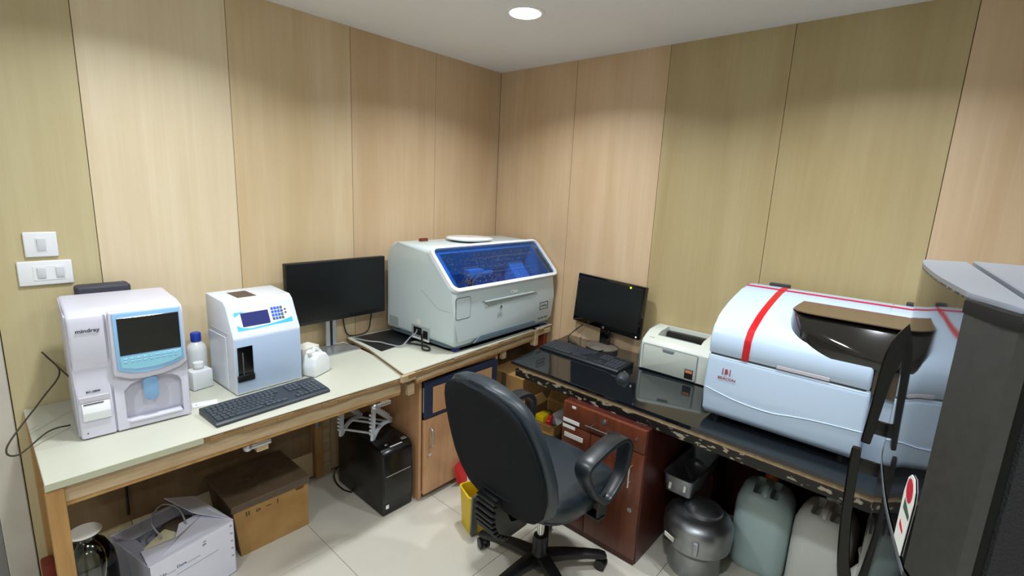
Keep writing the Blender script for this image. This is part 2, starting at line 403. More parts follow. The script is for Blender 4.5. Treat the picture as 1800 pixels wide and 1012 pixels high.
b = B(); strip(1.135, 1.29, .0, .03, .76, T2-.02, b); put('end_rail', b, 'raw_wood', t)
b = B(); strip(-.015, .07, -.004, .016, T2-.040, T2-.006, b); put('corner_splice', b, 'raw_wood', t)
b = B(); strip(1.24, 1.285, .02, .07, 0, T2-.028, b); put('leg', b, 'rust', t)
b = B(); strip(1.24, 1.285, .55, .6, 0, T2-.028, b); put('leg', b, 'raw_wood', t)
for s0 in (.05, .80):
    b = B(); strip(s0, s0+.04, .03, .055, .675, .733, b); c = put('drawer_runner_block', b, 'raw_wood', t)

# ------------------------------------------------------------------ cabinet under the second table
t = thing('base_cabinet', 'light wood cabinet with navy-framed drawer under the corner work table', 'cabinet', (-1.178, -.614, 0))
W = .60
for x0, x1 in ((0, .018), (W-.018, W)): put('side_panel', B().box((x0, 0, 0), (x1, .58, .735), .001, 1), 'cab_laminate', t)
put('bottom_panel', B().box((.018, .01, .03), (W-.018, .58, .046), .001, 1), 'cab_laminate', t)
put('top_rail', B().box((.018, .0, .700), (W-.018, .02, .735), .001, 1), 'cab_laminate', t)
put('back_panel', B().box((.018, .57, .0), (W-.018, .58, .73), .001, 1), 'dark_laminate', t)
put('plinth', B().box((.018, .03, 0), (W-.018, .045, .03), .001, 1), 'ply_edge', t)
d = put('door', B().box((.02, -.02, .035), (.31, -.002, .475), .0015, 1), 'cab_laminate', t)
put('door_handle', B().tube(catmull([(.058, -.02, .425), (.058, -.045, .415), (.060, -.05, .37), (.058, -.045, .325), (.058, -.02, .315)], 4), .005), 'silver', d)
put('lock', B().cyl((.055, -.02, .27), (.055, -.028, .27), .011).cyl((.055, -.028, .27), (.055, -.030, .27), .006), 'chrome', d)
d = put('door', B().box((.313, -.02, .035), (W-.02, -.002, .475), .0015, 1), 'cab_laminate', t)
d = put('drawer', B().box((.024, -.022, .485), (W-.024, -.002, .694), .0015, 1), 'navy', t, label='navy blue framed drawer front')
put('inset_panel', B().box((.075, -.026, .505), (W-.075, -.020, .655), .001, 1), 'cab_laminate', d)
put('metal_strip', B().box((.021, -.012, .52), (.0245, -.004, .66), .0005, 1), 'silver', d)
b = B().sheet([(-.935, -.66, .02), (-.91, -.68, .0), (-.86, -.66, .0), (-.87, -.645, .16), (-.90, -.65, .15), (-.955, -.655, .13)], .012)
tag(put('red_bag', b, 'red_plastic'), 'small red plastic bag leaning on the light wood cabinet door', 'bag')
# ------------------------------------------------------------------ haematology analyser (cell counter)
t = CELL = thing('haematology_analyser', 'white and pale blue blood cell analyser with dark screen at the door end of table', 'analyser', (-2.488, -.45, T1), -3)
W = .325
prof = [(.0, .006), (0, .16), (.012, .20), (.012, .25), (0, .29), (-.002, .415), (.004, .432), (.02, .442), (.10, .447), (.33, .450), (.335, .445), (.335, .006)]
body = put('housing', B().prism(prof, 0, W, 'x', -.010, 3), 'cell_white', t)
boolean(body, B().prism([(.128, .038), (.128, .150), (.150, .172), (.20, .184), (.270, .180), (.290, .170), (.300, .15), (.300, .026), (.16, .03)], -.05, .035, 'y', 0))
boolean(body, B().box((.094, -.02, -.01), (.101, .008, .46)))
put('side_fillet', B().prism([(.028, .006), (.028, .436), (.33, .445), (.33, .006)], -.0035, .004, 'x', .002, 2), 'cell_white', t)
raised = [(.104, .215), (.106, .442), (.315, .442), (.322, .225), (.30, .208), (.25, .193), (.19, .188), (.15, .193)]
put('screen_surround', B().prism(raised, -.012, .02, 'y', .005, 3), 'cell_white', t)
bz = [(.116, .232), (.116, .436), (.310, .436), (.314, .240), (.28, .224), (.23, .214), (.19, .212), (.15, .217)]
z = put('bezel', B().prism(bz, -.0165, -.010, 'y', .002, 2), 'sky_blue', t, label='pale blue bezel round the screen')
put('screen', B().box((.127, -.0185, .285), (.306, -.0155, .420), .001, 1), 'screen_black', t)
put('button_strip', B().prism([(.126, .242), (.127, .279), (.306, .279), (.306, .250), (.27, .236), (.22, .228), (.17, .229)], -.0188, -.016, 'y', .001, 1), 'sky_blue2', t)
b = B()
for k in range(9):
    for j in range(2): b.box((.135+k*.0185, -.0198, .258+j*.010), (.146+k*.0185, -.0185, .2635+j*.010), .0005, 1)
put('membrane_buttons', b, 'sky_blue', t)
put('aspirate_key', B().prism(rrect(.184, .098, .228, .188, .018), -.004, .004, 'y', .002, 2), 'tab_blue', t, label='blue aspirate tab')
put('sample_tray', B().box((.135, -.006, .026), (.296, .03, .036), .003, 2), 'cell_white', t)
put('printer_window', B().box((.006, -.003, .136), (.088, .004, .156), .001, 1), 'cell_shadow', t)
put('printer_cover', B().prism([(.004, .066), (-.006, .07), (-.012, .10), (-.008, .128), (.004, .136)], .012, .086, 'x', .001, 2), 'switch_white', t)
put('paper_slot', B().box((.016, -.0095, .130), (.070, -.006, .1325)), 'ink_dark', t)
put('indicator', B().cyl((.019, .002, .024), (.019, -.002, .024), .0022, n=10), 'ink_dark', t)
text('lettering', 'mindray', .0175, 'ink_dark', t, (.051, -.0045, .388), bold=.0004, sx=1.1)
text('lettering', 'BC-2800', .0095, 'ink_dark', t, (.046, -.0006, .172), bold=.0004, sx=1.1)
for px, py in ((.03, .03), (.29, .03), (.03, .30), (.29, .30)): put('foot', B().cyl((px, py, 0), (px, py, .008), .012, n=12), 'black_plastic', t)
# dark thing behind
o = put('carry_case', B().box((-2.415, -.095, T1), (-2.245, -.02, 1.262), .012, 3), 'navy')
o.data.materials[0] = mat('dark_case', '3A3A46', .6)
tag(o, 'dark grey case standing against the wall behind the blood cell analyser', 'case')
# cords by the door
adopt(put('power_cord', B().tube(catmull([(-2.478, -.25, .96), (-2.53, -.12, 1.03), (-2.52, -.06, 1.0), (-2.50, -.2, .97), (-2.56, -.25, .90), (-2.66, -.35, .80), (-2.64, -.42, .79), (-2.56, -.36, .82), (-2.50, -.3, .80)], 8), .0028), 'cord_brown'), CELL)
# switch plates
def plate(x0, x1, z0, z1, label, rockers):
    t = thing('switch_plate', label, 'light switch', (x0, 0, z0))
    put('faceplate', B().box((0, -.011, 0), (x1-x0, 0, z1-z0), .004, 3), 'switch_white', t)
    put('inner_frame', B().box((rockers[0][0]-.012 if len(rockers) > 1 else rockers[0][0]-.004, -.0125, .018), (rockers[-1][1]+.004, -.010, z1-z0-.018), .0015, 1), 'switch_white', t)
    for a, b_, c, d in rockers: put('rocker', B().box((a, -.017, c), (b_, -.011, d), .0025, 2, rot=(4, 0, 0)), 'rocker_grey', t)
    return t
plate(-2.533, -2.440, 1.375, 1.469, 'white switch plate with one rocker, upper of the two by the door', [(.035, .060, .024, .070)])
plate(-2.560, -2.407, 1.267, 1.360, 'wide white switch plate with two rockers, lower of the two by the door', [(.052, .076, .026, .068), (.104, .128, .026, .068)])

# ------------------------------------------------------------------ electrolyte analyser
t = thing('electrolyte_analyser', 'white box-shaped analyser with blue display and keypad on the cream work table', 'analyser', (-1.982, -.41, T1), 3)
W = .288
prof = [(.0, .004), (0, .248), (.003, .256), (.058, .375), (.062, .380), (.085, .398), (.262, .408), (.268, .404), (.268, .004)]
body = put('housing', B().prism(prof, 0, W, 'x', .003, 2), 'white_plastic', t)
put('front_door', B().box((.004, -.004, .012), (W-.004, .002, .247), .002, 2), 'cool_lit_white', t)  # cool light falling on the front is put into the door colour
put('door_shadow_gap', B().box((.002, -.0005, .246), (W-.002, .003, .2495)), 'cell_shadow', t)
put('window', B().box((.010, -.0065, .066), (.072, -.003, .214), .001, 1), 'screen_black', t)
put('probe_guard', B().box((.004, -.014, .062), (.074, -.003, .092), .004, 2), 'black_plastic', t)
put('probe', B().cyl((.03, -.008, .09), (.03, -.008, .19), .002, n=8), 'steel', t)
sl_ = math.degrees(math.atan2(.055, .119)); 
def onslope(x, s, lift): # s distance up the slope from (.003,.256)
    a = math.atan2(.119, .055); return (x, .003+s*math.cos(a)-lift*math.sin(a), .256+s*math.sin(a)+lift*math.cos(a))
def slope_poly(pts, l0, l1):
    return B().loft([[onslope(x, s, l0) for x, s in pts], [onslope(x, s, l1) for x, s in pts]])
put('overlay_panel', slope_poly([(.022, .022), (.022, .108), (.262, .108), (.268, .022)], 0, .0008), 'panel_pale', t)
put('overlay_wave', slope_poly([(.024, .106), (.024, .085), (.05, .10), (.08, .106)], .0008, .0012), 'panel_cyan', t, label='cyan corner graphic')
put('overlay_wave', slope_poly([(.026, .050), (.026, .024), (.10, .024), (.18, .028), (.264, .028), (.264, .052), (.22, .042), (.15, .034), (.08, .03), (.05, .036)], .0008, .0012), 'panel_cyan', t, label='cyan wave along the lower edge')
put('display', slope_poly([(.050, .040), (.050, .100), (.165, .100), (.165, .040)], .0012, .003), 'lcd_blue', t)
bb, bg = B(), B()
for r_ in range(4):
    for c_ in range(4):
        x0 = .178+c_*.0135; s0 = .095-r_*.0155
        q = bg if (c_ == 3 or (r_ == 3 and c_ != 1)) else bb
        pts = [(x0, s0), (x0, s0+.012), (x0+.0108, s0+.012), (x0+.0108, s0)]
        q.loft([[onslope(*p, .0008) for p in pts], [onslope(*p, .0022) for p in pts]])
for k in range(2):
    c0 = (.240, .090-k*.015); pts = [(c0[0]+.005*math.cos(a*math.pi/5), c0[1]+.005*math.sin(a*math.pi/5)) for a in range(10)]
    bg.loft([[onslope(*p, .0008) for p in pts], [onslope(*p, .0022) for p in pts]])
put('blue_keys', bb, 'key_blue', t, label='blue number keys'); put('grey_keys', bg, 'key_grey', t, label='grey function keys')
zt = lambda y: .398+(y-.085)*.0565
put('printer_flap', B().loft([[(.068, .215, zt(.215)-.001), (.145, .215, zt(.215)-.001), (.152, .115, zt(.115)-.001), (.072, .115, zt(.115)-.001)], [(.068, .215, zt(.215)+.0015), (.145, .215, zt(.215)+.0015), (.152, .115, zt(.115)+.0015), (.072, .115, zt(.115)+.0015)]]), 'tape_dusty', t, label='brown tinted paper window')
put('side_groove', B().box((-.0012, .05, .262), (.001, .24, .266)), 'cell_shadow', t)
put('side_groove', B().box((-.0012, .055, .01), (.001, .059, .25)), 'cell_shadow', t)
put('side_cover', B().box((-.0025, .075, .02), (.001, .25, .245), .001, 1), 'white_plastic', t)
for px, py in ((.03, .03), (.25, .03), (.03, .24), (.25, .24)): put('foot', B().cyl((px, py, 0), (px, py, .005), .01, n=10), 'black_plastic', t)

# ------------------------------------------------------------------ keyboards
def keyboard(label, loc, rz, w, d, body, keys, rows=6):
    t = thing('keyboard', label, 'keyboard', loc, rz)
    prof = [(0, .0), (0, .010), (.012, .016), (d-.02, .026), (d, .024), (d, 0)]
    put('base', B().prism(prof, 0, w, 'x', .003, 2), body, t)
    b = B(); pitch = w*.0405; y0 = .018; rp = (d-.042)/rows
    def key(x, y, kw, kd):
        if x+kw > w-.008: return
        z = .0165+(y-.012)*.0102/(d-.032)*1.0
        b.box((x, y, z-.002), (x+kw, y+kd, z+.0055), .0012, 1)
    for r_ in range(rows):
        y = y0+r_*rp; kd = rp*.86
        x = w*.022
        if r_ == 0:
            for kw in (1.3, 1.1, 1.2, 6.2, 1.2, 1.1, 1.1, 1.3): key(x, y, kw*pitch*.9, kd); x += kw*pitch
        else:
            offs = (0, 1.3, 1.0, .7, 0, 0)[r_]
            if offs: key(x, y, offs*pitch*.9+.0*pitch, kd); x += offs*pitch
            n = (0, 11, 12, 13, 15, 15)[r_]
            for k in range(n): key(x, y, pitch*.86, kd); x += pitch*.965
        xn = w*.665+.012
        for k in range(3):
            if r_ in (0, 3, 4, 5) or (r_ == 1 and k == 1): key(xn+k*pitch, y, pitch*.86, kd)
        xn = w*.80+.008
        for k in range(4):
            if r_ < 5: key(xn+k*pitch, y, pitch*.86, kd)
    put('keys', b, keys, t, kind='stuff')
    put('status_strip', B().box((w*.80, d-.017, .0235), (w-.02, d-.008, .0262), .0005, 1), body, t)
    return t
# ------------------------------------------------------------------ keyboards placed
keyboard('dark grey keyboard lying on the cream work table before the white analysers', (-2.135, -.650, T1), 3.5, .462, .168, 'kb_black', 'kb_keys')
BZ = .76
keyboard('black keyboard on the glossy black counter below the small monitor', (-.40, -.795, BZ), -91.5, .55, .175, 'kb_body_dark', 'kb_keys_dark')

# ------------------------------------------------------------------ large monitor
t = thing('monitor', 'large black flat monitor on a silver stand between the two white analysers', 'monitor', (-1.345, -.085, T1), 0)
t.rotation_euler = (0, 0, R(1.5))
M_ = put('screen_housing', B().box((-.283, -.018, .165), (.308, .016, .500), .004, 2), 'black_plastic', t)
put('display_panel', B().box((-.278, -.0195, .183), (.303, -.017, .495), .001, 1), 'screen_off', t)
put('rear_cover', B().box((-.17, .014, .22), (.19, .045, .44), .012, 2), 'black_plastic', t)
put('stand_neck', B().box((-.055, .02, .01), (-.030, .035, .30), .002, 1).box((-.015, .02, .01), (.008, .035, .30), .002, 1), 'silver', t)
put('neck_core', B().box((-.030, .024, .01), (-.015, .034, .30), .001, 1), 'black_plastic', t)
put('stand_foot', B().prism([(-.155, -.105), (.078, -.112), (.060, .03), (-.12, .03)], 0, .008, 'z', .002, 2), 'silver', t)

# ------------------------------------------------------------------ chemistry analyser in the corner
t = thing('chemistry_analyser', 'large pale grey bench analyser with slanted blue window in the room corner', 'analyser', (-.978, -.653, T2+.003), 2.2); t.scale = (1.024,)*3
W = .915
prof = [(.02, .03), (.0, .06), (.0, .200), (.004, .332), (.205, .538), (.235, .548), (.48, .552), (.53, .547), (.575, .51), (.590, .45), (.592, .03)]
body = put('housing', B().prism(prof, 0, W, 'x', -.030, 5), 'analyser_white', t)
# pocket under the lid
sl = math.atan2(.206, .201)
def ls(x, s, l):  # lid slope coords: s up from (y .004,z .332)
    return (x, .004+s*math.cos(sl)-l*math.sin(sl), .332+s*math.sin(sl)+l*math.cos(sl))
def slab(pts, l0, l1): return B().loft([[ls(x, s, l0) for x, s in pts], [ls(x, s, l1) for x, s in pts]])
boolean(body, B().loft([[ls(.05, .025, .05), ls(.05, .265, .05), ls(.865, .265, .05), ls(.865, .025, .05)], [(.05, .05, .20), (.05, .36, .20), (.865, .36, .20), (.865, .05, .20)]]))
outer = rrect(-.018, -.006, .936, .292, .046, 6); inner = rrect(-.002, .012, .920, .275, .036, 6)
fr = B(); n = len(outer)
v = {}
for l in (0, 1):
    for k in range(n):
        h = .022 if l else 0
        v[('o', l, k)] = fr.bm.verts.new(ls(*outer[k], h)); v[('i', l, k)] = fr.bm.verts.new(ls(*inner[k], h+.003*l))
for k in range(n):
    j = (k+1) % n
    fr.bm.faces.new((v['o', 0, k], v['o', 0, j], v['o', 1, j], v['o', 1, k])); fr.bm.faces.new((v['i', 0, k], v['i', 1, k], v['i', 1, j], v['i', 0, j]))
    fr.bm.faces.new((v['o', 1, k], v['o', 1, j], v['i', 1, j], v['i', 1, k])); fr.bm.faces.new((v['o', 0, k], v['i', 0, k], v['i', 0, j], v['o', 0, j]))
lid = put('lid_frame', fr, 'lid_white', t)
# curved blue pane
rings = []
for k in range(13):
    x = -.002+.922*k/12; e = min(1, min(k, 12-k)/1.6); rings.append((x, e))
pb = B(); grid = []
for i in range(61):
    u = i/60; x = -.002+.922*u; row = []
    for j in range(25):
        vv = j/24; s = .012+.263*vv
        edge = min(u*8, (1-u)*8, 1); edge = math.sin(edge*math.pi/2)
        row.append(pb.bm.verts.new(ls(x, s, .012+.022*edge*math.sin(vv*math.pi))))
    grid.append(row)
for i in range(60):
    for j in range(24): pb.bm.faces.new((grid[i][j], grid[i+1][j], grid[i+1][j+1], grid[i][j+1]))
bmesh.ops.solidify(pb.bm, geom=pb.bm.faces, thickness=.003)
put('blue_window', pb, 'blue_glass', lid, ang=60, label='blue tinted see-through window')
put('inner_deck', B().box((.052, .052, .201), (.863, .355, .215), .002, 1), 'inner_white', t)
put('inner_back', B().box((.052, .262, .215), (.863, .270, .46), .001, 1), 'inner_dark', t)
put('reagent_disc', B().lathe([(.11, 0), (.11, .03), (.10, .035), (.02, .035), (.02, .05), (.012, .05)], (.30, .17, .216), 32), 'inner_white', t)
put('reaction_disc', B().lathe([(.10, 0), (.10, .03), (.09, .035), (.02, .035), (.02, .05), (.012, .05)], (.58, .17, .216), 32), 'inner_dark', t)
pa = put('probe_arm', B().box((.21, .10, .37), (.33, .15, .42), .008, 2).box((.31, .11, .375), (.42, .14, .40), .005, 2), 'white_plastic', t)
put('probe_column', B().cyl((.24, .125, .215), (.24, .125, .38), .011, n=14), 'black_plastic', pa)
put('inner_wedge', B().prism([(.07, .216), (.26, .216), (.26, .44)], .70, .84, 'x', .002, 1), 'inner_white', t)
# front features
put('front_flap', B().prism(rrect(.012, .187, .116, .300, .012), -.0016, .004, 'y', .0008, 1), 'analyser_white', t)
put('flap_gap', B().prism(rrect(.009, .184, .119, .303, .014), -.0008, .003, 'y', 0), 'key_grey', t)
put('handle_recess', B().prism([(.27, .222), (.21, .262), (.69, .262), (.73, .238)], -.0015, .003, 'y', .001, 1), 'analyser_grey', t)
put('handle_bar', B().prism([(.235, .250), (.230, .258), (.68, .258), (.70, .248)], -.007, .002, 'y', .002, 2), 'analyser_white', t)
put('lock', B().cyl((.372, .002, .205), (.372, -.004, .205), .009, n=16).cyl((.372, -.004, .205), (.372, -.006, .205), .004, n=12), 'chrome', t)
put('indicator_label', B().box((.460, -.002, .272), (.520, .002, .288), .001, 1), 'lid_white', t)
put('indicator', B().cyl((.472, 0, .280), (.472, -.003, .280), .003, n=10), 'ink_dark', t)
text('emblem', '(A)', .034, 'analyser_grey', t, (.365, -.001, .160), bold=.0008)
fb = B()
for (x0, z0, x1, z1) in ((.760, .122, .850, .126), (.760, .166, .850, .170), (.760, .122, .764, .170), (.846, .122, .850, .170)): fb.box((x0, -.0016, z0), (x1, .001, z1))
pf = put('badge_frame', fb, 'ink_dark', t)
text('lettering', 'mindray', .021, 'ink_dark', pf, (.805, -.001, .147), bold=.0003, sx=.95)
text('lettering', 'BS-240 PRO', .0145, 'ink_dark', t, (.80, -.0012, .065), bold=.0003, sx=1.4)
put('slate_base', B().prism([(.15, .030), (.20, .064), (.70, .064), (.735, .030)], -.006, .03, 'y', .002, 2), 'base_slate', t, label='slate blue lower front skirt')
put('base_pan', B().prism(rrect(.01, .022, W-.01, .58, .05), .018, .034, 'z', .003, 1), 'base_slate', t)
put('curved_seam', B().tube(catmull([(-.0006, .27, .31), (-.0006, .20, .27), (-.0006, .13, .228), (-.0006, .09, .224), (-.0006, .03, .224)], 5), .0011, 6), 'analyser_grey', t)
pr_ = put('power_inlet', B().box((-.003, .19, .022), (.004, .345, .100), .003, 2), 'analyser_grey', t)
put('socket', B().box((-.006, .255, .045), (-.001, .325, .090), .002, 1), 'black_plastic', pr_); put('socket', B().box((-.006, .205, .035), (-.001, .245, .080), .002, 1), 'black_plastic', pr_)
put('socket_rim', B().box((-.005, .195, .020), (0, .34, .030), .001, 1), 'lid_white', pr_)
put('warning_sticker', B().box((-.001, .27, .112), (.002, .30, .136)), 'paper', t)
put('rating_label', B().box((-.0012, .47, .045), (.002, .555, .110)), 'analyser_grey', t)
for px, py in ((.06, .05), (.85, .05), (.06, .54), (.85, .54)): put('foot', B().cyl((px, py, 0), (px, py, .02), .026, .022, n=18), 'foot_blue', t, label='dark blue rubber foot' if px < .1 and py < .1 else None)
# lid disc and small block on top
dt = thing('round_lid', 'flat white round lid lying on top of the blue-windowed analyser', 'lid', (0, 0, 0))
a = R(2.2); tp = Vector((-.967+.44*math.cos(a)-.345*math.sin(a), -.653+.44*math.sin(a)+.345*math.cos(a), T2+.5695))
dt.location = tp
put('dish', B().lathe([(.10, 0), (.145, .010), (.148, .018), (.140, .022), (.0, .023)], n=36), 'lid_white', dt)
text('lettering', 'A3', .03, 'line_magenta', dt, (0, 0, .0232), (0, 0, 0), 1)
t0 = Vector((-.967+.16*math.cos(a)-.46*math.sin(a), -.653+.16*math.sin(a)+.46*math.cos(a), T2+.5695))
t = thing('small_block', 'small reddish brown ribbed block on the left of the big grey analyser', 'block', t0, 3)
b = B()
for k in range(6): b.box((-.028+k*.0096, -.01, 0), (-.020+k*.0096, .01, .016), .001, 1)
put('ribs', b, 'rust', t); put('block_base', B().box((-.029, -.011, 0), (.029, .011, .008), .001, 1), 'rust', t)
# black tray and cords
o = put('plastic_tray', B().prism([(-1.235, -.355), (-.99, -.315), (-.965, -.32), (-.945, -.628), (-.06, -.592), (-.06, -.05), (-1.225, -.04)], T2, T2+.003, 'z', .001, 1), 'mat_black')
tag(o, 'thin black mat lying on the cream table left of the corner analyser', 'mat')
c0 = Vector((-1.05, -.44, T2+.07))
tag(put('data_cable', B().tube(catmull([(-.996, -.355, T2+.080), (-1.02, -.37, T2+.065), (-1.05, -.36, T2+.045), (-1.08, -.37, T2+.03), (-1.12, -.37, T2+.010), (-1.15, -.31, T2+.010), (-1.17, -.24, T2+.012), (-1.21, -.18, T2+.012), (-1.24, -.08, T2+.012)], 8), .004), 'cord_grey'), 'grey data cable plugged into the side of the corner analyser', 'cable')
tag(put('power_cable', B().tube(catmull([(-.996, -.395, T2+.062), (-1.02, -.43, T2+.045), (-1.04, -.46, T2+.025), (-1.06, -.49, T2+.010), (-1.04, -.52, T2+.008), (-1.01, -.48, T2+.008), (-1.02, -.42, T2+.009), (-1.06, -.33, T2+.010)], 8), .005), 'cord_black'), 'black power cable curling below the corner analyser side socket', 'cable')
tag(put('monitor_cable', B().tube(catmull([(-1.08, -.02, .99), (-1.09, -.02, .90), (-1.12, -.03, .83), (-1.20, -.02, .815), (-1.25, -.015, .84), (-1.27, -.012, .95)], 8), .004), 'cord_black'), 'black cable hanging behind the large monitor', 'cable')

# ------------------------------------------------------------------ small bottles on the left table
t = thing('reagent_bottle', 'tall white bottle with blue cap beside the blue-display analyser', 'bottle', (-2.035, -.10, T1), 0)
put('bottle_body', B().lathe([(.036, 0), (.040, .005), (.040, .14), (.034, .165), (.018, .180), (.016, .19)], n=28), 'bottle_white', t)
put('cap', B().lathe([(.020, .183), (.021, .186), (.021, .218), (.019, .222)], n=24), 'cap_blue', t, label='blue screw cap')
t = thing('square_bottle', 'short square white bottle with white cap right of the blood cell analyser', 'bottle', (-2.06, -.20, T1), 10)
put('bottle_body', B().box((-.042, -.035, 0), (.042, .035, .085), .008, 2), 'bottle_white', t)
put('neck', B().cyl((0, 0, .083), (0, 0, .096), .018), 'bottle_white', t); put('cap', B().cyl((0, 0, .095), (0, 0, .115), .021, .020), 'cap_white', t)
t = thing('small_jerrycan', 'small translucent white jerrycan right of the blue-display analyser', 'jerrycan', (-1.615, -.375, T1), 25)
put('can_body', B().prism([(-.055, 0), (-.058, .05), (-.045, .095), (-.02, .115), (.03, .105), (.058, .07), (.058, 0)], -.038, .038, 'y', .010, 3), 'bottle_white', t)
put('handle', B().tube(catmull([(-.02, 0, .112), (-.005, 0, .128), (.03, 0, .105), (.045, 0, .08)], 5), .008), 'bottle_white', t)
put('cap', B().cyl((-.035, 0, .105), (-.045, 0, .125), .013), 'cap_white', t)
o = put('folded_paper', B().box((-1.66, -.30, T1), (-1.56, -.22, T1+.11), .002, 1, rot=(0, 0, 15)), 'paper'); tag(o, 'small off-white carton behind the small jerrycan', 'box')
t = thing('plastic_wrapper', 'small clear plastic piece lying before the blue-display analyser', 'wrapper', (-2.10, -.40, T1), -12)
put('film', B().box((-.045, -.022, 0), (.045, .022, .004), .0015, 1), 'bottle_white', t); put('fold', B().cyl((-.03, -.01, .005), (-.015, .0, .006), .006, n=10), 'cap_white', t)

# ------------------------------------------------------------------ below the left table
def box_open(): pass
# brown carton
t = thing('brown_carton', 'taped brown cardboard carton with dusty top under the cream work table', 'carton', (-1.999, -.379, 0), 0)
put('carton_body', B().loft([[(0, 0, 0), (.316, 0, 0), (.316, .33, 0), (0, .33, 0)], [(-.026, -.004, .255), (.318, -.004, .255), (.318, .33, .255), (-.026, .33, .255)]]), 'cardboard', t, ang=20)
put('left_side', B().loft([[(-.003, .004, 0), (.002, .004, 0), (.002, .326, 0), (-.003, .326, 0)], [(-.029, .0, .252), (-.024, .0, .252), (-.024, .326, .252), (-.029, .326, .252)]]), 'cardboard_dusty', t)
put('top_flap', B().box((-.036, -.012, .262), (.325, .33, .272), .002, 1, rot=(0, 0, .8)), 'cardboard_dusty', t)
put('tape_band', B().box((-.034, -.0135, .240), (.322, -.004, .266), .001, 1), 'tape_dusty', t)
text('carton_print', 'II  o  ~  !', .03, 'ink_brown', t, (.10, -.0045, .205), bold=.0006, sx=1.4)
text('carton_print', '####', .018, 'ink_brown', t, (.275, -.0045, .225), bold=.0006, sx=.9)
tag(put('crumpled_plastic', B().ball((-1.90, -.22, .279), .012, (1.4, 1, .7), 10).tube(catmull([(-1.92, -.25, .276), (-1.86, -.2, .276), (-1.80, -.15, .277), (-1.77, -.12, .283), (-1.755, -.15, .276)], 5), .0015, 6), 'tape_dusty'), 'bit of crumpled plastic and string on the dusty brown carton', 'wrapper')
# white open carton
t = thing('white_carton', 'open white cardboard carton with raised flap under the cream work table', 'carton', (-2.359, -.523, 0), 12.6)
w_, d_, h_ = .322, .315, .252
put('front_wall', B().box((0, 0, 0), (w_, .004, h_), .0005, 1), 'white_card', t); put('back_wall', B().box((0, d_-.004, 0), (w_, d_, h_), .0005, 1), 'white_card', t)
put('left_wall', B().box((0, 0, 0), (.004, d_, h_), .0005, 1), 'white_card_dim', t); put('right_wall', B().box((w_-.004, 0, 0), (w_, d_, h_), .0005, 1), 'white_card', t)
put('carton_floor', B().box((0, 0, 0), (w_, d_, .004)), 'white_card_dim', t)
put('flap', B().sheet([(0, .002, h_), (w_, .002, h_+.002), (w_-.02, .15, h_+.012), (.19, .17, h_-.004), (.15, .12, h_-.02), (.03, .13, h_-.01)], .003), 'white_card', t)
put('flap', B().sheet([(w_, .01, h_), (w_, d_-.01, h_), (w_-.11, d_+.01, h_+.045), (w_-.09, .14, h_+.035)], .003), 'white_card', t, label='raised white flap')
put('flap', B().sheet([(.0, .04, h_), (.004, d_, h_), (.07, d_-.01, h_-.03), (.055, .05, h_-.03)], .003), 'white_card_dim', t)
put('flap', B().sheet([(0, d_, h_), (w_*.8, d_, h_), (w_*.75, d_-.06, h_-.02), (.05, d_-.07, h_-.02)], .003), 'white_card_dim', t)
put('bag_inside', B().ball((.20, .21, .20), .07, (1.2, .9, .6), 14), 'tape_dusty', t)
put('foam_pad', B().box((.05, .11, .20), (.17, .19, .228), .008, 2, rot=(8, -8, 20)), 'foam_yellow', t)
text('carton_print', 'S.No.___ Date______', .018, 'ink_blue', t, (.10, -.001, .19), sx=1)
text('carton_print', '__________________', .018, 'ink_blue', t, (.17, -.001, .165), sx=1)
for k in range(5): text('carton_print', "''", .03, 'ink_dark', t, (.306, -.001, .225-.036*k), rot=(90, 20, 0))
text('carton_print', 'f g', .02, 'ink_dark', t, (.20, -.001, .225), rot=(90, 75, 0))
tag(put('cable_loop', B().tube(catmull([(-2.28, -.36, .245), (-2.30, -.30, .30), (-2.25, -.24, .32), (-2.20, -.28, .30), (-2.19, -.34, .25)], 8), .0035), 'cord_grey'), 'grey cable loop sticking out of the open white carton', 'cable')
# large clear jar
t = thing('carboy', 'large clear plastic jar with white lid beside the door-end table leg', 'jar', (-2.510, -.40, 0), 0)
g = put('jar_body', B().lathe([(.074, .0), (.082, .01), (.082, .26), (.076, .32), (.055, .37), (.030, .395), (.028, .42), (.026, .42), (.028, .394), (.053, .368), (.074, .318), (.080, .26), (.080, .012), (.0, .004)], n=36), 'clear_glass', t)
put('lid', B().lathe([(.030, .415), (.046, .420), (.050, .424), (.046, .429), (.0, .431)], n=30), 'paper', t, label='off-white flat lid')
put('sticker', B().box((-.025, -.0838, .18), (.035, -.082, .215), .0005, 1), 'paper', t)
tag(put('hanging_cord', B().tube(catmull([(-2.33, -.02, .76), (-2.332, -.02, .6), (-2.328, -.022, .45), (-2.33, -.02, .2)], 5), .005), 'cord_black'), 'dark cord hanging down the wall behind the white carton', 'cord')
tag(put('hanging_cord', B().tube(catmull([(-2.47, -.03, .76), (-2.45, -.03, .68), (-2.46, -.03, .6), (-2.48, -.03, .56)], 6), .005), 'cord_black'), 'short dark cord hanging above the clear jar', 'cord')
tag(put('plug_cable', B().tube(catmull([(-1.46, -.06, .76), (-1.462, -.06, .60), (-1.465, -.06, .46), (-1.468, -.06, .40)], 5), .005).cyl((-1.468, -.06, .43), (-1.468, -.06, .33), .012, n=12), 'cord_grey'), 'grey cable with plug hanging by the wall behind the carton', 'cable')
tag(put('rag', B().box((-2.625, -.14, 0), (-2.585, -.06, .18), .01, 2), 'rust'), 'dark red bundle standing at the wall behind the end table leg', 'bundle')
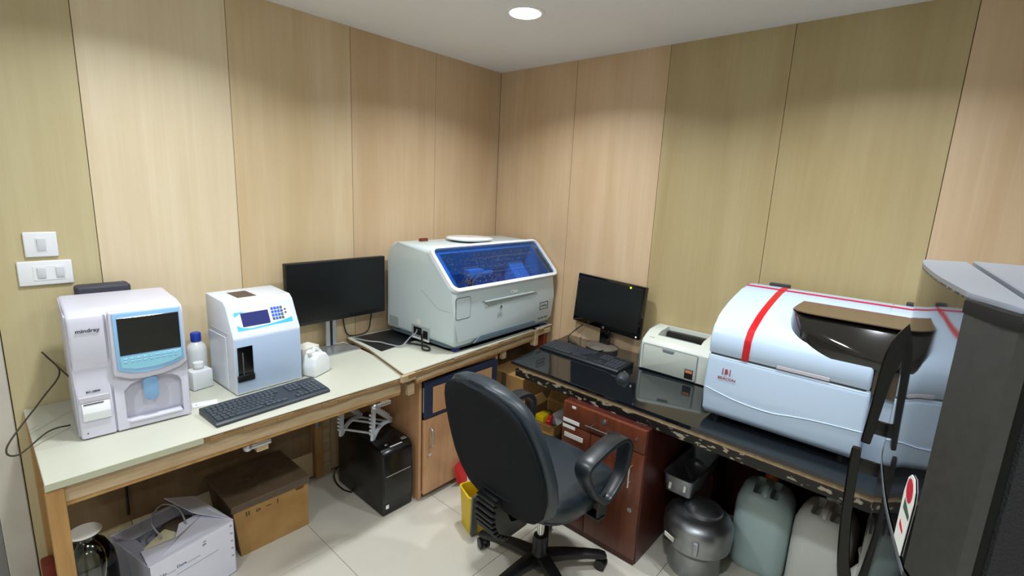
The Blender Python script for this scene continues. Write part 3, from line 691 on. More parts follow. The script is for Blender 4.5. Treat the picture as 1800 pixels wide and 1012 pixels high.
# PC tower
t = thing('computer_tower', 'black computer tower standing on the floor by the light wood cabinet', 'computer', (-1.395, -.6, 0), 0)
prof = [(0, .006), (-.004, .15), (0, .345), (.018, .372), (.05, .384), (.43, .388), (.445, .38), (.445, .006)]
put('case', B().prism(prof, 0, .185, 'x', .005, 2), 'pc_black', t)
put('front_bezel', B().prism([(.002, .01), (-.007, .15), (-.003, .345), (.012, .366), (.02, .30), (.02, .01)], .006, .179, 'x', .003, 2), 'pc_front', t)
put('drive_trim', B().box((.018, -.0095, .226), (.168, -.004, .230), .001, 1), 'silver', t, label='thin silver line across the front')
put('port_strip', B().box((.055, .012, .3745), (.13, .02, .3775), .001, 1), 'cap_white', t); put('power_button', B().cyl((.045, .035, .381), (.045, .037, .3865), .009, n=14), 'silver', t)
put('top_badge', B().box((.14, .03, .3795), (.172, .055, .3835), .001, 1), 'silver', t)
put('front_sticker', B().box((.015, -.008, .045), (.032, -.004, .065), .0005, 1), 'cap_white', t)
for px, py in ((.02, .03), (.165, .03), (.02, .42), (.165, .42)): put('foot', B().cyl((px, py, 0), (px, py, .007), .012, n=10), 'black_plastic', t)
tag(put('tower_cable', B().tube(catmull([(-1.36, -.15, .10), (-1.40, -.12, .06), (-1.42, -.16, .02), (-1.42, -.24, .006), (-1.40, -.3, .006)], 8), .004), 'cord_black'), 'black cable looping on the floor behind the computer tower', 'cable')
# tube rack
t = thing('pipette_rack', 'white notched pipette rack lying on top of the black computer tower', 'rack', (0, 0, .386), 0)
bq = [Vector((-1.377, -.484, 0)), Vector((-1.205, -.396, 0))]; off = Vector((-.093, .153, 0))
def frame(off, name):
    p, q = bq[0]+off, bq[1]+off; u = (q-p).normalized(); nrm = Vector((-u.y, u.x, 0)); w_ = .022; z = Vector((0, 0, 1))
    b = B()
    def bar(a, c, wd):
        dr = (c-a).normalized(); s_ = dr.cross(nrm).normalized()*wd/2
        b.loft([[a-s_-nrm*.007, a+s_-nrm*.007, a+s_+nrm*.007, a-s_+nrm*.007], [c-s_-nrm*.007, c+s_-nrm*.007, c+s_+nrm*.007, c-s_+nrm*.007]])
    ap = p+u*.012+z*.175
    bar(p+z*.002, ap, w_); bar(ap+u*.002, q+z*.03, w_)
    pts = catmull([p+z*.008+u*.004, p+u*.05+z*.038, p+u*.10+z*.046, q-u*.035+z*.036, q+z*.022], 4)
    for a, c in zip(pts, pts[1:]): bar(a, c, .018)
    L = (ap-p).length
    for k in range(6):
        a = p+z*(.045+.021*k)-u*.012; bar(a, a-u*.009, .010)
        c = ap+(q+z*.03-ap)*(.12+.13*k); dr = (q+z*.03-ap).normalized(); s_ = Vector((dr.x, dr.y, dr.z)).cross(nrm).normalized()
        if s_.z < 0: s_ = -s_
        bar(c+s_*.010, c+s_*.019, .010)
    return put(name, b, 'white_plastic', t)
frame(Vector((0, 0, 0)), 'side_frame'); frame(off, 'side_frame')
for s_, h in ((.02, .03), (.17, .03), (.10, .045)):
    u = (bq[1]-bq[0]).normalized(); a = bq[0]+u*s_+Vector((0, 0, h)); put('cross_rod', B().cyl(a, a+off, .006, n=10), 'white_plastic', t)

# ------------------------------------------------------------------ black counter along the right wall
t = thing('black_counter', 'glossy black counter with peeling black painted edge along the right wall', 'counter', (0, 0, 0))
put('counter_top', B().prism([(-.702, -.830), (-.03, -.745), (-.006, -.735), (-.006, -3.35), (-.742, -3.35), (-.738, -2.51), (-.718, -1.677)], BZ-.018, BZ, 'z', .0035, 2), 'granite', t)
def fx_(y): return -.700-(-.83-y)*.022
put('wood_band', B().prism([(fx_(-.88)+.012, -.88), (-.64, -.88), (-.64, -3.34), (fx_(-3.34)+.012, -3.34)], BZ-.042, BZ-.018, 'z', .001, 1), 'raw_wood', t)
put('painted_edge', B().prism([(fx_(-.87)+.006, -.86), (-.66, -.86), (-.66, -3.34), (fx_(-3.34)+.006, -3.34)], BZ-.080, BZ-.041, 'z', .002, 1), 'peeling_paint', t)
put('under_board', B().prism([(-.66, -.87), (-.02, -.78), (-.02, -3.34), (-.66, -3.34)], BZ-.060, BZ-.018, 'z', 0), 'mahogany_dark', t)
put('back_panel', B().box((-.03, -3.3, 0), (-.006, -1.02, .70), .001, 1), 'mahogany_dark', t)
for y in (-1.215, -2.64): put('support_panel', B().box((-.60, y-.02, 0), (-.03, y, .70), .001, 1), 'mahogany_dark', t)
# mahogany pedestal
t = thing('mahogany_cabinet', 'reddish brown cabinet with drawers and door under the black counter', 'cabinet', (-.768, -1.705, 0), -90)
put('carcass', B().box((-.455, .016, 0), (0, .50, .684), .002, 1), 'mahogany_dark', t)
def front(name, lo, hi): return put(name, B().box(lo, hi, .0025, 2), 'mahogany', t)
d = front('drawer', (-.452, 0, .572), (-.003, .018, .684))
put('lock', B().cyl((-.215, 0, .655), (-.215, -.006, .655), .012).cyl((-.215, -.006, .655), (-.215, -.008, .655), .007), 'chrome', d)
put('drawer_handle', B().cyl((-.300, -.028, .613), (-.165, -.028, .613), .004, n=10).cyl((-.275, 0, .613), (-.275, -.028, .613), .0035, n=8).cyl((-.190, 0, .613), (-.190, -.028, .613), .0035, n=8), 'chrome', d)
put('screw', B().cyl((-.045, 0, .635), (-.045, -.008, .635), .006, n=12), 'chrome', d)
put('paper_label', B().box((-.448, -.002, .578), (-.352, .001, .597), .0003, 1), 'label_white', d); put('paper_label', B().box((-.40, -.002, .660), (-.378, .001, .672), .0003, 1), 'label_white', d)
put('split_line', B().box((-.452, -.0006, .570), (-.2, .002, .5715)), 'label_black', d)
d = front('drawer', (-.452, 0, .455), (-.285, .018, .568))
put('paper_label', B().box((-.448, -.002, .548), (-.375, .001, .565), .0003, 1), 'label_white', d); put('paper_label', B().box((-.436, -.002, .500), (-.325, .001, .524), .0003, 1), 'paper', d)
d = front('door', (-.282, 0, .03), (-.003, .018, .568))
put('door_handle', B().cyl((-.055, -.028, .515), (-.055, -.028, .400), .004, n=10).cyl((-.055, 0, .497), (-.055, -.028, .497), .0035, n=8).cyl((-.055, 0, .418), (-.055, -.028, .418), .0035, n=8), 'chrome', d)
put('lock', B().cyl((-.044, 0, .277), (-.044, -.006, .277), .012).cyl((-.044, -.006, .277), (-.044, -.008, .277), .007), 'chrome', d)
d = front('door', (-.452, 0, .03), (-.285, .018, .452))
put('plinth', B().box((-.45, .004, 0), (-.003, .03, .03), .001, 1), 'mahogany_dark', t)

# ------------------------------------------------------------------ small monitor
t = thing('monitor', 'small black monitor with round stone-grey foot on the black counter', 'monitor', (-.055, -1.045, BZ), -97)
q = -4
put('screen_housing', B().box((-.258, -.020, .115), (.255, .012, .432), .004, 2, rot=(q, 1.0, 0), pivot=(0, 0, .12)), 'gloss_black', t)
put('display_panel', B().box((-.245, -.0215, .147), (.242, -.019, .418), .001, 1, rot=(q, 1.0, 0), pivot=(0, 0, .12)), 'screen_off', t)
put('rear_cover', B().box((-.14, .008, .16), (.14, .04, .37), .014, 2, rot=(q, 0, 0), pivot=(0, 0, .12)), 'black_plastic', t)
lg = put('emblem', B().cyl((-.005, -.0203, .128), (-.005, -.0225, .128), .008, n=20), 'silver', t)
text('lettering', 'hp', .010, 'ink_dark', lg, (-.005, -.0226, .129), shear=.3)
put('sticker_dot', B().cyl((.185, -.039, .418), (.185, -.0405, .418), .006, n=14), 'glow_green', t, label='yellow-green dot near the top corner')  # sticker colour brightened by emission
put('power_light', B().cyl((.238, -.0195, .127), (.238, -.022, .127), .004, n=10), 'led_white', t)
put('stand_neck', B().box((-.035, -.01, .015), (.035, .018, .16), .004, 2), 'gloss_black', t)
put('stand_foot', B().lathe([(.098, 0), (.100, .006), (.085, .014), (.04, .020), (.0, .021)], (0, -.02, 0), 32, 1.05, .95), 'stand_stone', t, label='dusty grey round foot')
adopt(put('monitor_cord', B().tube(catmull([(-.03, -.86, .86), (-.05, -.80, .80), (-.10, -.80, .775), (-.16, -.86, .768), (-.20, -.96, .768), (-.22, -1.06, .768), (-.14, -1.10, .768)], 8), .0035), 'cord_black'), t)
t = thing('computer_mouse', 'black computer mouse beside the keyboard on the black counter', 'mouse', (-.455, -1.402, BZ), -75)
b = B(); rings = []
for k in range(9):
    u = k/8; y = -.052+.104*u; ww = .033*math.sin(math.pi*(u*.86+.07))**.45; hh = .036*math.sin(math.pi*(u*.8+.12))**.7
    rings.append([(ww*math.cos(a), y, max(0, hh*math.sin(a))) for a in [math.pi*j/10 for j in range(11)]])
b.loft(rings); put('mouse_shell', b, 'kb_keys_dark', t); put('scroll_wheel', B().cyl((-.004, .026, .026), (.004, .026, .026), .008, n=12), 'key_grey', t)

# ------------------------------------------------------------------ laser printer
t = thing('laser_printer', 'beige laser printer with grey side between small monitor and white analyser', 'printer', (-.235, -1.372, BZ), -90)
prof = [(0, .006), (-.002, .10), (.0, .155), (.012, .172), (.05, .195), (.09, .212), (.21, .222), (.225, .215), (.225, .006)]
body = put('housing', B().prism(prof, .010, .378, 'x', -.003, 2), 'printer_beige', t)
boolean(body, B().prism([(.045, .25), (.055, .188), (.15, .160), (.195, .160), (.20, .25)], .075, .315, 'x'))
for x0, x1 in ((0, .012), (.376, .388)):
    put('side_panel', B().prism([(0, .0), (.004, .12), (.02, .165), (.10, .21), (.20, .222), (.228, .21), (.228, 0)], x0, x1, 'x', .004, 2), 'printer_grey', t, label='grey side cheek')
put('front_door', B().prism(rrect(.028, .012, .325, .147, .008), -.007, .002, 'y', .0015, 2), 'printer_front', t)
put('door_gap', B().prism(rrect(.024, .008, .329, .151, .010), -.0035, .003, 'y', .001, 1), 'printer_grey', t)
put('finger_pull', B().prism([(.140, .128), (.134, .146), (.206, .146), (.198, .128)], -.0085, -.004, 'y', .002, 2), 'printer_grey', t)
put('exit_roller', B().box((.08, .160, .160), (.31, .196, .200), .004, 2), 'label_black', t)
put('exit_tray', B().sheet([(.10, .06, .196), (.28, .06, .196), (.27, .15, .168), (.11, .15, .168)], .003), 'printer_grey', t)
lb = put('photo_label', B().box((.268, -.0082, .018), (.312, -.0065, .070), .0003, 1), 'label_black', t)
put('label_picture', B().box((.272, -.0088, .050), (.308, -.0080, .066), .0002, 1), 'label_orange', lb)
text('lettering', 'LaserJet', .009, 'printer_grey', t, (.055, .028, .186), rot=(35, 0, 0))

# ------------------------------------------------------------------ white analyser with red stripe
t = thing('bench_analyser', 'white rounded bench analyser with red stripe and smoked window on the black counter', 'analyser', (-.605, -1.867, BZ), -90)
W = .70
lower = [(.03, .022), (.0, .05), (-.004, .15), (.0, .29), (.008, .302), (.56, .302), (.56, .022)]
put('lower_body', B().prism(lower, 0, .57, 'x', .012, 4), 'beacon_white', t)
put('right_body', B().prism([(.05, .022), (.045, .27), (.055, .29), (.56, .29), (.56, .022)], .565, W+.03, 'x', .006, 2), 'beacon_white', t)
lidp = [(.004, .304), (-.002, .33), (.0, .386), (.022, .424), (.062, .448), (.109, .472), (.17, .494), (.245, .515), (.357, .540), (.45, .553), (.53, .545), (.555, .50), (.558, .304)]
lid = put('lid', B().prism(lidp, 0, .566, 'x', -.010, 4), 'beacon_white', t)
boolean(lid, B().box((.262, -.03, .29), (.446, .004, .318)))
lid2 = put('lid', B().prism([(.30, .304), (.30, .527), (.357, .540), (.45, .553), (.53, .545), (.555, .50), (.558, .304)], .562, W+.03, 'x', .004, 2), 'beacon_white', t)
put('finger_grip', B().box((.264, -.001, .303), (.444, .004, .317), .001, 1), 'cell_shadow', t)
put('seam_shadow', B().box((.01, .003, .2995), (.555, .4, .3055)), 'ink_dark', t)
put('right_pillar', B().box((.665, .03, .29), (W+.03, .30, .47), .008, 2), 'beacon_white', t)
# bay window
pr2 = [(.285, .525), (.24, .531), (.105, .530), (.085, .522), (.030, .41), (.016, .395), (.016, .385), (.285, .385)]
HP = [(.33, .527), (.24, .530), (.085, .526), (.052, .512), (.012, .42), (.002, .398), (.002, .385), (.33, .385)]
hump = put('smoked_window', B().prism(HP, .262, .66, 'x', 0), 'gloss_black', t, label='glossy dark smoked hood')
hump.data.materials[0] = mat('smoked_hood', '0E0C0B', .04, spec=.8, coat=.4)
pc = catmull([(.262, .22, 0), (.262, .15, 0), (.270, .105, 0), (.292, .062, 0), (.335, .028, 0), (.40, .008, 0), (.47, -.002, 0), (.52, -.004, 0)], 4)
boolean(hump, B().prism([(p.x, p.y) for p in pc]+[(.60, -.1), (.20, -.1), (.20, .22)], .35, .60, 'z'))
hp2 = catmull([(.266, .325, 0), (.266, .15, 0), (.276, .105, 0), (.300, .075, 0), (.34, .062, 0), (.42, .060, 0)], 4)
put('hood_top', B().prism([(p.x, p.y) for p in hp2]+[(.656, .060), (.656, .325)], .5285, .5325, 'z', 0), 'tape_dusty', t, label='hood top with the wall reflection tinted brown').data.materials[0] = mat('hood_brown', '5E4A38', .12, spec=.7)  # wall mirrored in the flat glass is put in as brown colour
put('right_glass', B().box((.567, .02, .285), (.662, .03, .42), .002, 1), 'tape_dusty', t).data.materials[0] = mat('hood_brown2', '4A3C2C', .1, spec=.7)
# stripes hugging the lid profile
def hug(x0, x1, skew, m, name, pts, parent, lift=.0012, label=None):
    pts = [Vector((0, *p)) for p in pts]; b = B(); out = []
    for k, p in enumerate(pts):
        a = pts[max(0, k-1)]; c = pts[min(len(pts)-1, k+1)]; tn = (c-a).normalized(); nr = Vector((0, -tn.z, tn.y)); dx = skew*k/(len(pts)-1)
        out.append([Vector((x0+dx, 0, 0))+p-nr*.002, Vector((x1+dx, 0, 0))+p-nr*.002, Vector((x1+dx, 0, 0))+p+nr*lift, Vector((x0+dx, 0, 0))+p+nr*lift])
    b.loft(out); return put(name, b, m, parent, label=label)
lpts = [(.001, .302)]+lidp[1:11]
fine = []
for a, c in zip(lpts, lpts[1:]):
    for k in range(3): fine.append((a[0]+(c[0]-a[0])*k/3, a[1]+(c[1]-a[1])*k/3))
fine.append(lpts[-1])
hug(.133, .160, .012, 'stripe_red', 'red_stripe', fine, t, .0016, 'broad red stripe over the lid')
b = B().loft([[(.004, .408, .5485), (.004, .416, .5503), (W+.02, .416, .5503), (W+.02, .408, .5485)], [(.004, .408, .5515), (.004, .416, .5533), (W+.02, .416, .5533), (W+.02, .408, .5515)]])
put('thin_red_line', b, 'line_magenta', t, label='thin crimson line along the lid')
for x0 in (.07, .60): put('lid_hinge', B().box((x0, .54, .535), (x0+.09, .565, .558), .003, 1), 'ink_dark', t)
wv = [(.006, .150), (.06, .138), (.13, .124), (.21, .117), (.28, .118), (.34, .128), (.40, .136), (.47, .142), (.565, .147)]
b = B(); cw = catmull([(x, -.0035, z) for x, z in wv], 4)
b.loft([[p+Vector((0, .004, -.010)), p+Vector((0, -.001, -.002)), p+Vector((0, -.0035, .0015)), p+Vector((0, .004, .004))] for p in cw]); put('wave_ridge', b, 'beacon_white', t)
text('emblem', 'B', .030, 'ink_red', t, (.084, -.0045, .236), bold=.0012, sx=.75); 
put('emblem_bracket', B().box((.068, -.0048, .222), (.071, -.003, .250), .0005, 1).box((.097, -.0048, .222), (.100, -.003, .250), .0005, 1), 'ink_red', t)
text('lettering', 'BEACON', .0155, 'ink_red', t, (.088, -.0045, .206), bold=.0003, sx=1.15)
for px, py in ((.05, .06), (.52, .06), (.05, .5), (.66, .5)): put('foot', B().cyl((px, py, 0), (px, py, .024), .02, n=14), 'black_plastic', t)

# ------------------------------------------------------------------ under the black counter
t = thing('steel_pot', 'round steel vessel with domed lid on the floor under the black counter', 'pot', (-.555, -1.905, 0), 0)
put('pot_base', B().lathe([(.115, 0), (.118, .01), (.112, .09), (.120, .12)], n=40), 'aluminium_dull', t)
put('pot_drum', B().lathe([(.118, .115), (.148, .15), (.152, .20), (.152, .245), (.140, .270), (.105, .290), (.0, .295)], n=48), 'steel', t)
put('domed_lid', B().lathe([(.085, .285), (.082, .305), (.06, .318), (.0, .324)], (.02, -.01, 0), n=36), 'steel', t)
put('sticker', B().box((-.1535, .04, .19), (-.149, .095, .21), .0005, 1, rot=(0, 0, -24), pivot=(-.14, .07, .2)), 'paper', t)
put('clamp', B().box((-.16, -.06, .17), (-.14, -.035, .23), .004, 2), 'aluminium_dull', t)
t = thing('tray_prop', 'added dark box under the steel tray behind the steel pot under the counter', 'carton', (-.255, -1.86, 0), 0)  # invented box that carries the rear of the tray
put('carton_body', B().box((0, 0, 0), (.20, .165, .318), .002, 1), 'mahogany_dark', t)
t = thing('steel_tray', 'deep rectangular steel tray resting above the round steel pot', 'tray', (-.575, -1.866, .326), 0)
def rr_(x0, y0, x1, y1, r, z): return [(x, y, z) for x, y in rrect(x0, y0, x1, y1, r, 4)]
b = B().loft([rr_(.012, .01, .358, .135, .02, .001), rr_(0, 0, .37, .145, .022, .088), rr_(-.004, -.004, .374, .149, .024, .09), rr_(.004, .004, .366, .141, .02, .089), rr_(.016, .014, .354, .131, .018, .004)])
put('tray_shell', b, 'aluminium_dull', t)
put('paint_splash', B().box((-.0015, .03, .03), (.004, .042, .06), .001, 1, rot=(0, 8, 0)), 'paper', t); put('paint_splash', B().box((-.001, .1, .02), (.004, .112, .05), .001, 1, rot=(0, 8, 0)), 'paper', t)
put('tube_inside', B().tube(catmull([(.12, .05, .05), (.18, .10, .07), (.24, .08, .08), (.26, .05, .06)], 5), .009), 'aluminium_dull', t)
def jerry(label, x, y, w, d, h, m, rz, cap):
    t = thing('jerrycan', label, 'jerrycan', (x, y, 0), rz)
    rings = []
    for z, s, dx in ((0, .90, 0), (.012, .97, 0), (.04, 1, 0), (h*.70, 1, 0), (h*.80, .98, 0), (h*.88, .90, 0), (h*.95, .74, 0), (h*.985, .55, 0), (h, .35, 0)):
        rings.append([(px+dx, py, z) for px, py in rrect(-d/2*s, -w/2*s, d/2*s, w/2*s, min(w, d)*.28*s, 5)])
    b = B().loft(rings); o = put('can_body', b, m, t, ang=60)
    boolean(o, B().box((-d*.36, .018, h*.885), (d*.2, .052, h*1.1), .008, 2).box((-d*.36, -.052, h*.885), (d*.2, -.018, h*1.1), .008, 2))
    put('handle', B().tube(catmull([(-d*.34, 0, h*.86), (-d*.30, 0, h*.955), (-d*.1, 0, h*.99), (d*.18, 0, h*.985)], 5), .015, 10), m, t)
    put('neck', B().cyl((d*.28, 0, h*.88), (d*.28, 0, h+.004), .024), m, t)
    put('cap', B().cyl((d*.28, 0, h-.006), (d*.28, 0, h+.026), .030, .028, n=24), cap, t)
    return t
jerry('large jerrycan of bluish liquid with orange cap under the black counter', -.290, -2.118, .240, .24, .405, 'jerry_blue', 4, 'cap_orange')
jerry('white jerrycan right of the bluish one under the black counter', -.29, -2.362, .225, .24, .415, 'jerry_white', -4, 'cap_white')
t = thing('plastic_bag', 'slumped white plastic bag on the floor nearest the black refrigerator', 'bag', (-.42, -2.515, 0), 0)
put('bag_body', B().lathe([(.07, 0), (.085, .05), (.08, .15), (.06, .24), (.025, .29), (.03, .33), (.04, .35)], n=14, sy=.7), 'jerry_white', t)
# boxes in the corner under the tables
t = thing('tall_carton', 'tall brown cardboard carton standing in the corner under the tables', 'carton', (-.48, -.745, 0), 0)
put('carton_body', B().box((0, 0, 0), (.36, .32, .56), .003, 1), 'cardboard', t); put('seam_tape', B().box((-.001, .14, .1), (.002, .18, .56), .0005, 1), 'cardboard_dusty', t)
put('fold', B().box((-.004, .30, .0), (.02, .322, .55), .003, 1), 'cardboard_dusty', t)
t = thing('open_carton', 'small open cardboard box with yellow and white things beside the mahogany cabinet', 'carton', (-.58, -1.075, 0), 3)
w_, d_, h_ = .28, .245, .40
put('front_wall', B().box((0, 0, 0), (.004, d_, h_)), 'cardboard', t); put('back_wall', B().box((w_-.004, 0, 0), (w_, d_, h_)), 'cardboard', t)
put('side_wall', B().box((0, 0, 0), (w_, .004, h_)), 'cardboard', t); put('side_wall', B().box((0, d_-.004, 0), (w_, d_, h_)), 'cardboard', t); put('bottom', B().box((0, 0, 0), (w_, d_, .34)), 'cardboard_dusty', t)
put('flap', B().sheet([(0, 0, h_), (0, d_*.55, h_), (-.05, d_*.52, h_+.022), (-.05, .0, h_+.02)], .003), 'cardboard', t)
put('flap', B().sheet([(0, d_, h_), (w_, d_, h_), (w_, d_+.045, h_+.04), (.02, d_+.045, h_+.04)], .003), 'cardboard', t)
put('flap', B().sheet([(w_, d_, h_), (w_, 0, h_), (w_+.05, 0, h_+.05), (w_+.05, d_, h_+.05)], .003), 'cardboard', t)
tag(put('yellow_pack', B().box((-.53, -.955, .341), (-.44, -.89, .405), .012, 2), 'yellow'), 'yellow pack inside the small open cardboard box', 'pack')
tag(put('white_device', B().box((-.46, -1.05, .341), (-.34, -.965, .410), .008, 2), 'white_plastic'), 'small white device inside the small open cardboard box', 'device')
tag(put('red_strip', B().box((-.55, -1.0, .341), (-.47, -.975, .405), .004, 1, rot=(0, 0, 25)), 'red_plastic'), 'red strip inside the small open cardboard box', 'strip')
# yellow bin
t = thing('yellow_bin', 'yellow bin with black upright strip on the floor behind the office chair', 'bin', (-1.075, -.985, 0), -20)
put('bin_body', B().loft([rr_(-.075, -.06, .075, .06, .02, 0), rr_(-.085, -.07, .085, .07, .022, .21), rr_(-.089, -.074, .089, .074, .024, .212), rr_(-.08, -.065, .08, .065, .02, .214), rr_(-.07, -.055, .07, .055, .018, .01)]), 'yellow', t)
put('black_strip', B().box((-.078, -.082, .01), (-.045, -.066, .23), .003, 1, rot=(3, 0, 0)), 'key_grey', t)

# ------------------------------------------------------------------ office chair
CH = thing('office_chair', 'black office swivel chair with high backrest and loop armrest before the black counter', 'chair', (-1.105, -1.405, 0), -5)
random.seed(1)
def sup(n, a, b_, e=2.6):
    out = []
    for k in range(n):
        t_ = 2*math.pi*k/n; c, s_ = math.cos(t_), math.sin(t_)
        out.append((a*math.copysign(abs(c)**(2/e), c), b_*math.copysign(abs(s_)**(2/e), s_)))
    return out
# base
hub = put('hub', B().lathe([(.055, .055), (.058, .075), (.045, .10), (.034, .12), (.034, .165), (.030, .19), (.020, .195)], n=28), 'chair_base', CH)
put('gas_column', B().cyl((0, 0, .19), (0, 0, .39), .0165, n=20), 'chrome', CH, label='bright chrome gas column')
for k in range(5):
    a = R(31+5+72*k); u = Vector((math.cos(a), math.sin(a), 0)); s_ = Vector((-u.y, u.x, 0)); rings = []
    for r_, z_, hw, hh in ((.03, .085, .036, .022), (.12, .088, .030, .019), (.22, .082, .025, .016), (.29, .072, .024, .014), (.315, .068, .018, .010)):
        rings.append([u*r_+s_*x_+Vector((0, 0, z_+y_)) for x_, y_ in sup(12, hw, hh, 4)])
    lg = put('base_leg', B().loft(rings), 'chair_base', CH)
    c = u*.295; ax = (s_*.8+u*.6).normalized()
    fk = B().cyl(c+Vector((0, 0, .035)), c+Vector((0, 0, .066)), .010, n=10)
    for sg in (-1, 1): fk.cyl(c+ax*sg*.008+Vector((0, 0, .026)), c+ax*sg*.024+Vector((0, 0, .026)), .026, n=20)
    put('caster', fk, 'black_plastic', lg)
# mechanism & seat
put('tilt_mechanism', B().box((-.14, -.07, .385), (.12, .07, .425), .01, 2), 'chair_base', CH)
rings = []
for z_, s_, in ((.385, .80), (.392, .93), (.41, .985), (.432, 1.0), (.455, 1.0), (.475, .965), (.487, .88), (.492, .72), (.493, .4)):
    rings.append([(.035+x_, y_, z_+.042-(.02 if x_ > .2 else 0)*(max(0, x_-.12)/.12)**2+.0) for x_, y_ in sup(48, .255*s_, .250*s_, 3.4)])
put('seat', B().loft(rings), 'leatherette', CH, ang=60)
put('seat_pan', B().loft([[(.03+x_, y_, z_) for x_, y_ in sup(40, .235*s_, .232*s_, 3.4)] for z_, s_ in ((.416, .85), (.422, .98), (.434, 1.0))]), 'shell_plastic', CH)
# backrest : rings over height; local x forward
def back_rings(x_off, th, grow, zs):
    rs = []
    for z_, hw, xc in zs:
        ring = []
        for c, s_ in sup(44, 1, 1, 2.8):
            y_ = c*(hw+grow); xx = s_*th*(.55+.45*min(1, hw/.2)); wrap = .55*(y_*y_)/.25*.10
            ring.append((xc+x_off+xx+wrap, y_, z_))
        rs.append(ring)
    return rs
BK = [(.455, .10, -.240), (.461, .165, -.243), (.482, .210, -.250), (.53, .252, -.262), (.60, .276, -.280), (.68, .282, -.300), (.76, .276, -.322), (.84, .262, -.345), (.90, .244, -.362), (.95, .218, -.376), (.985, .182, -.386), (1.008, .135, -.393), (1.020, .075, -.397)]
bk = put('backrest', B().loft(back_rings(.026, .048, 0, BK)), 'leatherette', CH, ang=60)
BK2 = [(z_ if k else z_, hw*.93, xc) for k, (z_, hw, xc) in enumerate(BK)]
put('back_shell', B().loft(back_rings(-.020, .022, -.010, [(z_+.008-.02*(z_-.455)/.56, hw, xc) for z_, hw, xc in BK])), 'fabric_black', CH, ang=60)
rb = B()
for k, z_ in enumerate((.60, .565)):
    rb.tube([(-.268-.045+.22*(y_/.2)**2*.10+ .006, y_, z_-.025*math.cos(y_/.2*1.5)) for y_ in [(-.19+.38*j/14) for j in range(15)]], .005, 6)
put('shell_rib', rb, 'fabric_black', CH)
put('back_bracket', B().prism([(-.30, .53), (-.275, .53), (-.262, .45), (-.235, .402), (-.10, .395), (-.10, .385), (-.24, .380), (-.285, .43)], -.035, .035, 'y', .003, 1), 'chair_base', CH)
bl = put('bellows', B().prism([(-.325, .53), (-.285, .53), (-.275, .45), (-.245, .395), (-.14, .385), (-.14, .34), (-.24, .330), (-.31, .375), (-.335, .45)], -.05, .05, 'y', .008, 2), 'black_plastic', CH, label='black ribbed cover of the back support')
rb = B(); pth = catmull([(-.332, 0, .52), (-.340, 0, .45), (-.320, 0, .38), (-.268, 0, .336)], 3)
for p in pth: rb.box((p.x-.010, -.054, p.z-.006), (p.x+.014, .054, p.z+.006), .004, 2)
put('bellow_rib', rb, 'black_plastic', bl)
# armrests
def arm(sgn):
    yc = sgn*.275
    ctrl = [(-.090, .695), (-.02, .722), (.07, .742), (.145, .735), (.180, .685), (.170, .59), (.130, .535), (.075, .492), (.03, .502), (-.035, .565), (-.088, .645)]
    pts = catmull([(x_, 0, z_) for x_, z_ in ctrl], 5, closed=True); n = len(pts); rings = []
    for k, p in enumerate(pts):
        tn = (pts[(k+1) % n]-pts[k-1]).normalized(); nr = Vector((-tn.z, 0, tn.x))
        top = max(0, min(1, (p.z-.5)/.2)); hw = .026+.012*top; ht = .0125
        rings.append([p+nr*b_+Vector((0, yc+a_, 0)) for a_, b_ in sup(12, hw, ht, 4)])
    o = put('armrest', B().loft(rings, closed=True), 'arm_plastic', CH, ang=50)
    put('arm_bracket', B().box((.025, min(sgn*.12, sgn*.28), .402), (.075, max(sgn*.12, sgn*.28), .414), .002, 1).box((.03, min(sgn*.262, sgn*.275), .405), (.09, max(sgn*.262, sgn*.275), .51), .003, 1), 'chair_base', CH)
arm(-1); arm(1)

# ------------------------------------------------------------------ refrigerator
FH = 1.58; SP = 1.092
t = thing('refrigerator', 'tall glossy black two-door refrigerator at the right edge', 'refrigerator', (0, 0, 0), 0)
fp = catmull([(-1.072, -2.530, 0), (-1.082, -2.511, 0), (-1.20, -2.513, 0), (-1.33, -2.526, 0), (-1.45, -2.542, 0), (-1.551, -2.560, 0), (-1.655, -2.580, 0)], 5)
dpoly = [(p.x, p.y) for p in fp]+[(-1.727, -2.616), (-1.752, -2.632), (-1.748, -2.648), (-1.02, -2.592)]
def dm(name, z0, z1, lab=None): return put(name, B().prism(dpoly, z0, z1, 'z', 0), 'fridge_door', t, ang=14)
up = dm('freezer_door', SP+.004, FH-.008); lo = dm('lower_door', .06, SP-.004)
np_ = [(-1.657, -2.5795), (-1.729, -2.6155), (-1.7535, -2.6325), (-1.749, -2.6485), (-1.735, -2.646), (-1.735, -2.63), (-1.66, -2.59)]
for d, z0, z1 in ((up, SP+.004, FH-.009), (lo, .06, SP-.004)):
    put('door_edge', B().prism(np_, z0, z1, 'z', 0), 'fridge_side', d, ang=10)
cap = [(p[0], p[1]) for p in dpoly]
put('door_cap', B().prism(cap, FH-.012, FH, 'z', .002, 1), 'fridge_top', up, label='grey top cap of the door')
put('cap_nose', B().prism([(-1.655, -2.577), (-1.733, -2.615), (-1.758, -2.633), (-1.750, -2.645), (-1.66, -2.585)], FH-.032, FH-.0115, 'z', .001, 1), 'gasket', up)
bpoly = [(-1.006, -2.605), (-1.742, -2.660), (-1.700, -3.25), (-.962, -3.195)]
put('cabinet_body', B().prism(bpoly, .05, FH-.01, 'z', .004, 1), 'fridge_body', t)
put('cabinet_top', B().prism([(-1.004, -2.602), (-1.744, -2.657), (-1.700, -3.25), (-.962, -3.195)], FH-.011, FH+.002, 'z', .002, 1), 'fridge_top', t)
put('gasket_strip', B().prism([(-1.03, -2.592), (-1.735, -2.645), (-1.735, -2.662), (-1.03, -2.61)], .07, FH-.02, 'z', 0), 'gasket', t)
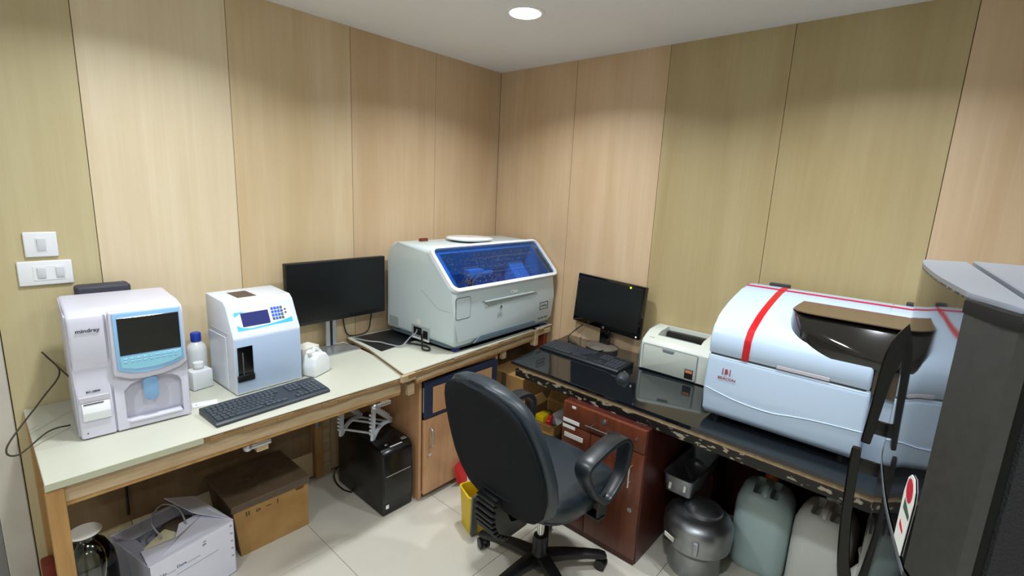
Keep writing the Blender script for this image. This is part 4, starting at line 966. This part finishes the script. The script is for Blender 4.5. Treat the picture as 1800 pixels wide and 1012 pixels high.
for px, py in ((-1.05, -2.68), (-1.68, -2.72), (-1.02, -3.12), (-1.66, -3.17)): put('foot', B().cyl((px, py, 0), (px, py, .055), .02, n=12), 'gasket', t)
def handle(prof, arms, parent):
    # prof: (z, outer y, inner y) down the blade
    x = -1.145; rings = []; P = catmull([(z_, yo, yi) for z_, yo, yi in prof], 5)
    for p in P:
        hw = .010; yo, yi = p.y, min(p.z, p.y-.004)
        rings.append([(x-hw, yi, p.x), (x-hw, yo-.004, p.x), (x-hw+.004, yo, p.x), (x+hw-.004, yo, p.x), (x+hw, yo-.004, p.x), (x+hw, yi, p.x)])
    h = put('door_handle', B().loft(rings), 'handle_black', parent)
    for z_, y_ in arms: put('handle_arm', B().box((x-.008, -2.515, z_-.018), (x+.008, y_-.006, z_+.018), .003, 2), 'handle_black', h)
handle([(1.425, -2.510, -2.516), (1.405, -2.498, -2.515), (1.375, -2.484, -2.514), (1.34, -2.476, -2.512), (1.30, -2.472, -2.504), (1.26, -2.470, -2.498), (1.18, -2.467, -2.491), (1.10, -2.462, -2.484), (1.095, -2.464, -2.480)], [(1.140, -2.475)], up)
handle([(1.068, -2.450, -2.462), (1.06, -2.446, -2.468), (.98, -2.447, -2.470), (.86, -2.452, -2.476), (.74, -2.462, -2.490), (.67, -2.474, -2.506), (.61, -2.495, -2.514), (.57, -2.510, -2.516)], [(1.025, -2.455)], lo)
tp_ = [(p.x, p.y+.0015) for p in fp]+[(-1.662, -2.583), (-1.655, -2.590), (-1.08, -2.530)]
put('door_trim', B().prism(tp_, SP-.014, SP-.004, 'z', 0), 'arm_plastic', lo, label='thin grey trim along the split between the doors').data.materials[0] = mat('trim_grey', '6A6E72', .2)
# energy label on the front
n0 = Vector((-1.551, -2.560)); n1 = Vector((-1.655, -2.580)); u2 = (n1-n0).normalized(); nn2 = Vector((u2.y, -u2.x)); 
if nn2.y < 0: nn2 = -nn2
def lp(s_, z_, l): q = n0+u2*s_+nn2*(.002+l); return Vector((q.x, q.y, z_))
def lsheet(pts, l, m, name, par, label=None): return put(name, B().loft([[lp(a_, z_, l-.0012) for a_, z_ in pts], [lp(a_, z_, l) for a_, z_ in pts]]), m, par, label=label, smooth=False)
shp = [(0.012, 1.094), (.075, 1.094), (.085, 1.20), (.080, 1.222), (.062, 1.238), (.040, 1.236), (.022, 1.222), (.012, 1.19)]
el = lsheet(shp, .0004, 'label_white', 'energy_label', up, 'white energy label with red dial')
lsheet([(.048+.024*math.cos(k*math.pi/6), 1.208+.022*math.sin(k*math.pi/6)) for k in range(12)], .0008, 'label_red', 'label_dial', el)
lsheet([(.03, 1.165), (.078, 1.165), (.078, 1.175), (.03, 1.185)], .0008, 'label_green', 'label_bar', el)
lsheet([(.03, 1.13), (.06, 1.128), (.06, 1.134), (.03, 1.142)], .0008, 'label_red', 'label_bar', el)
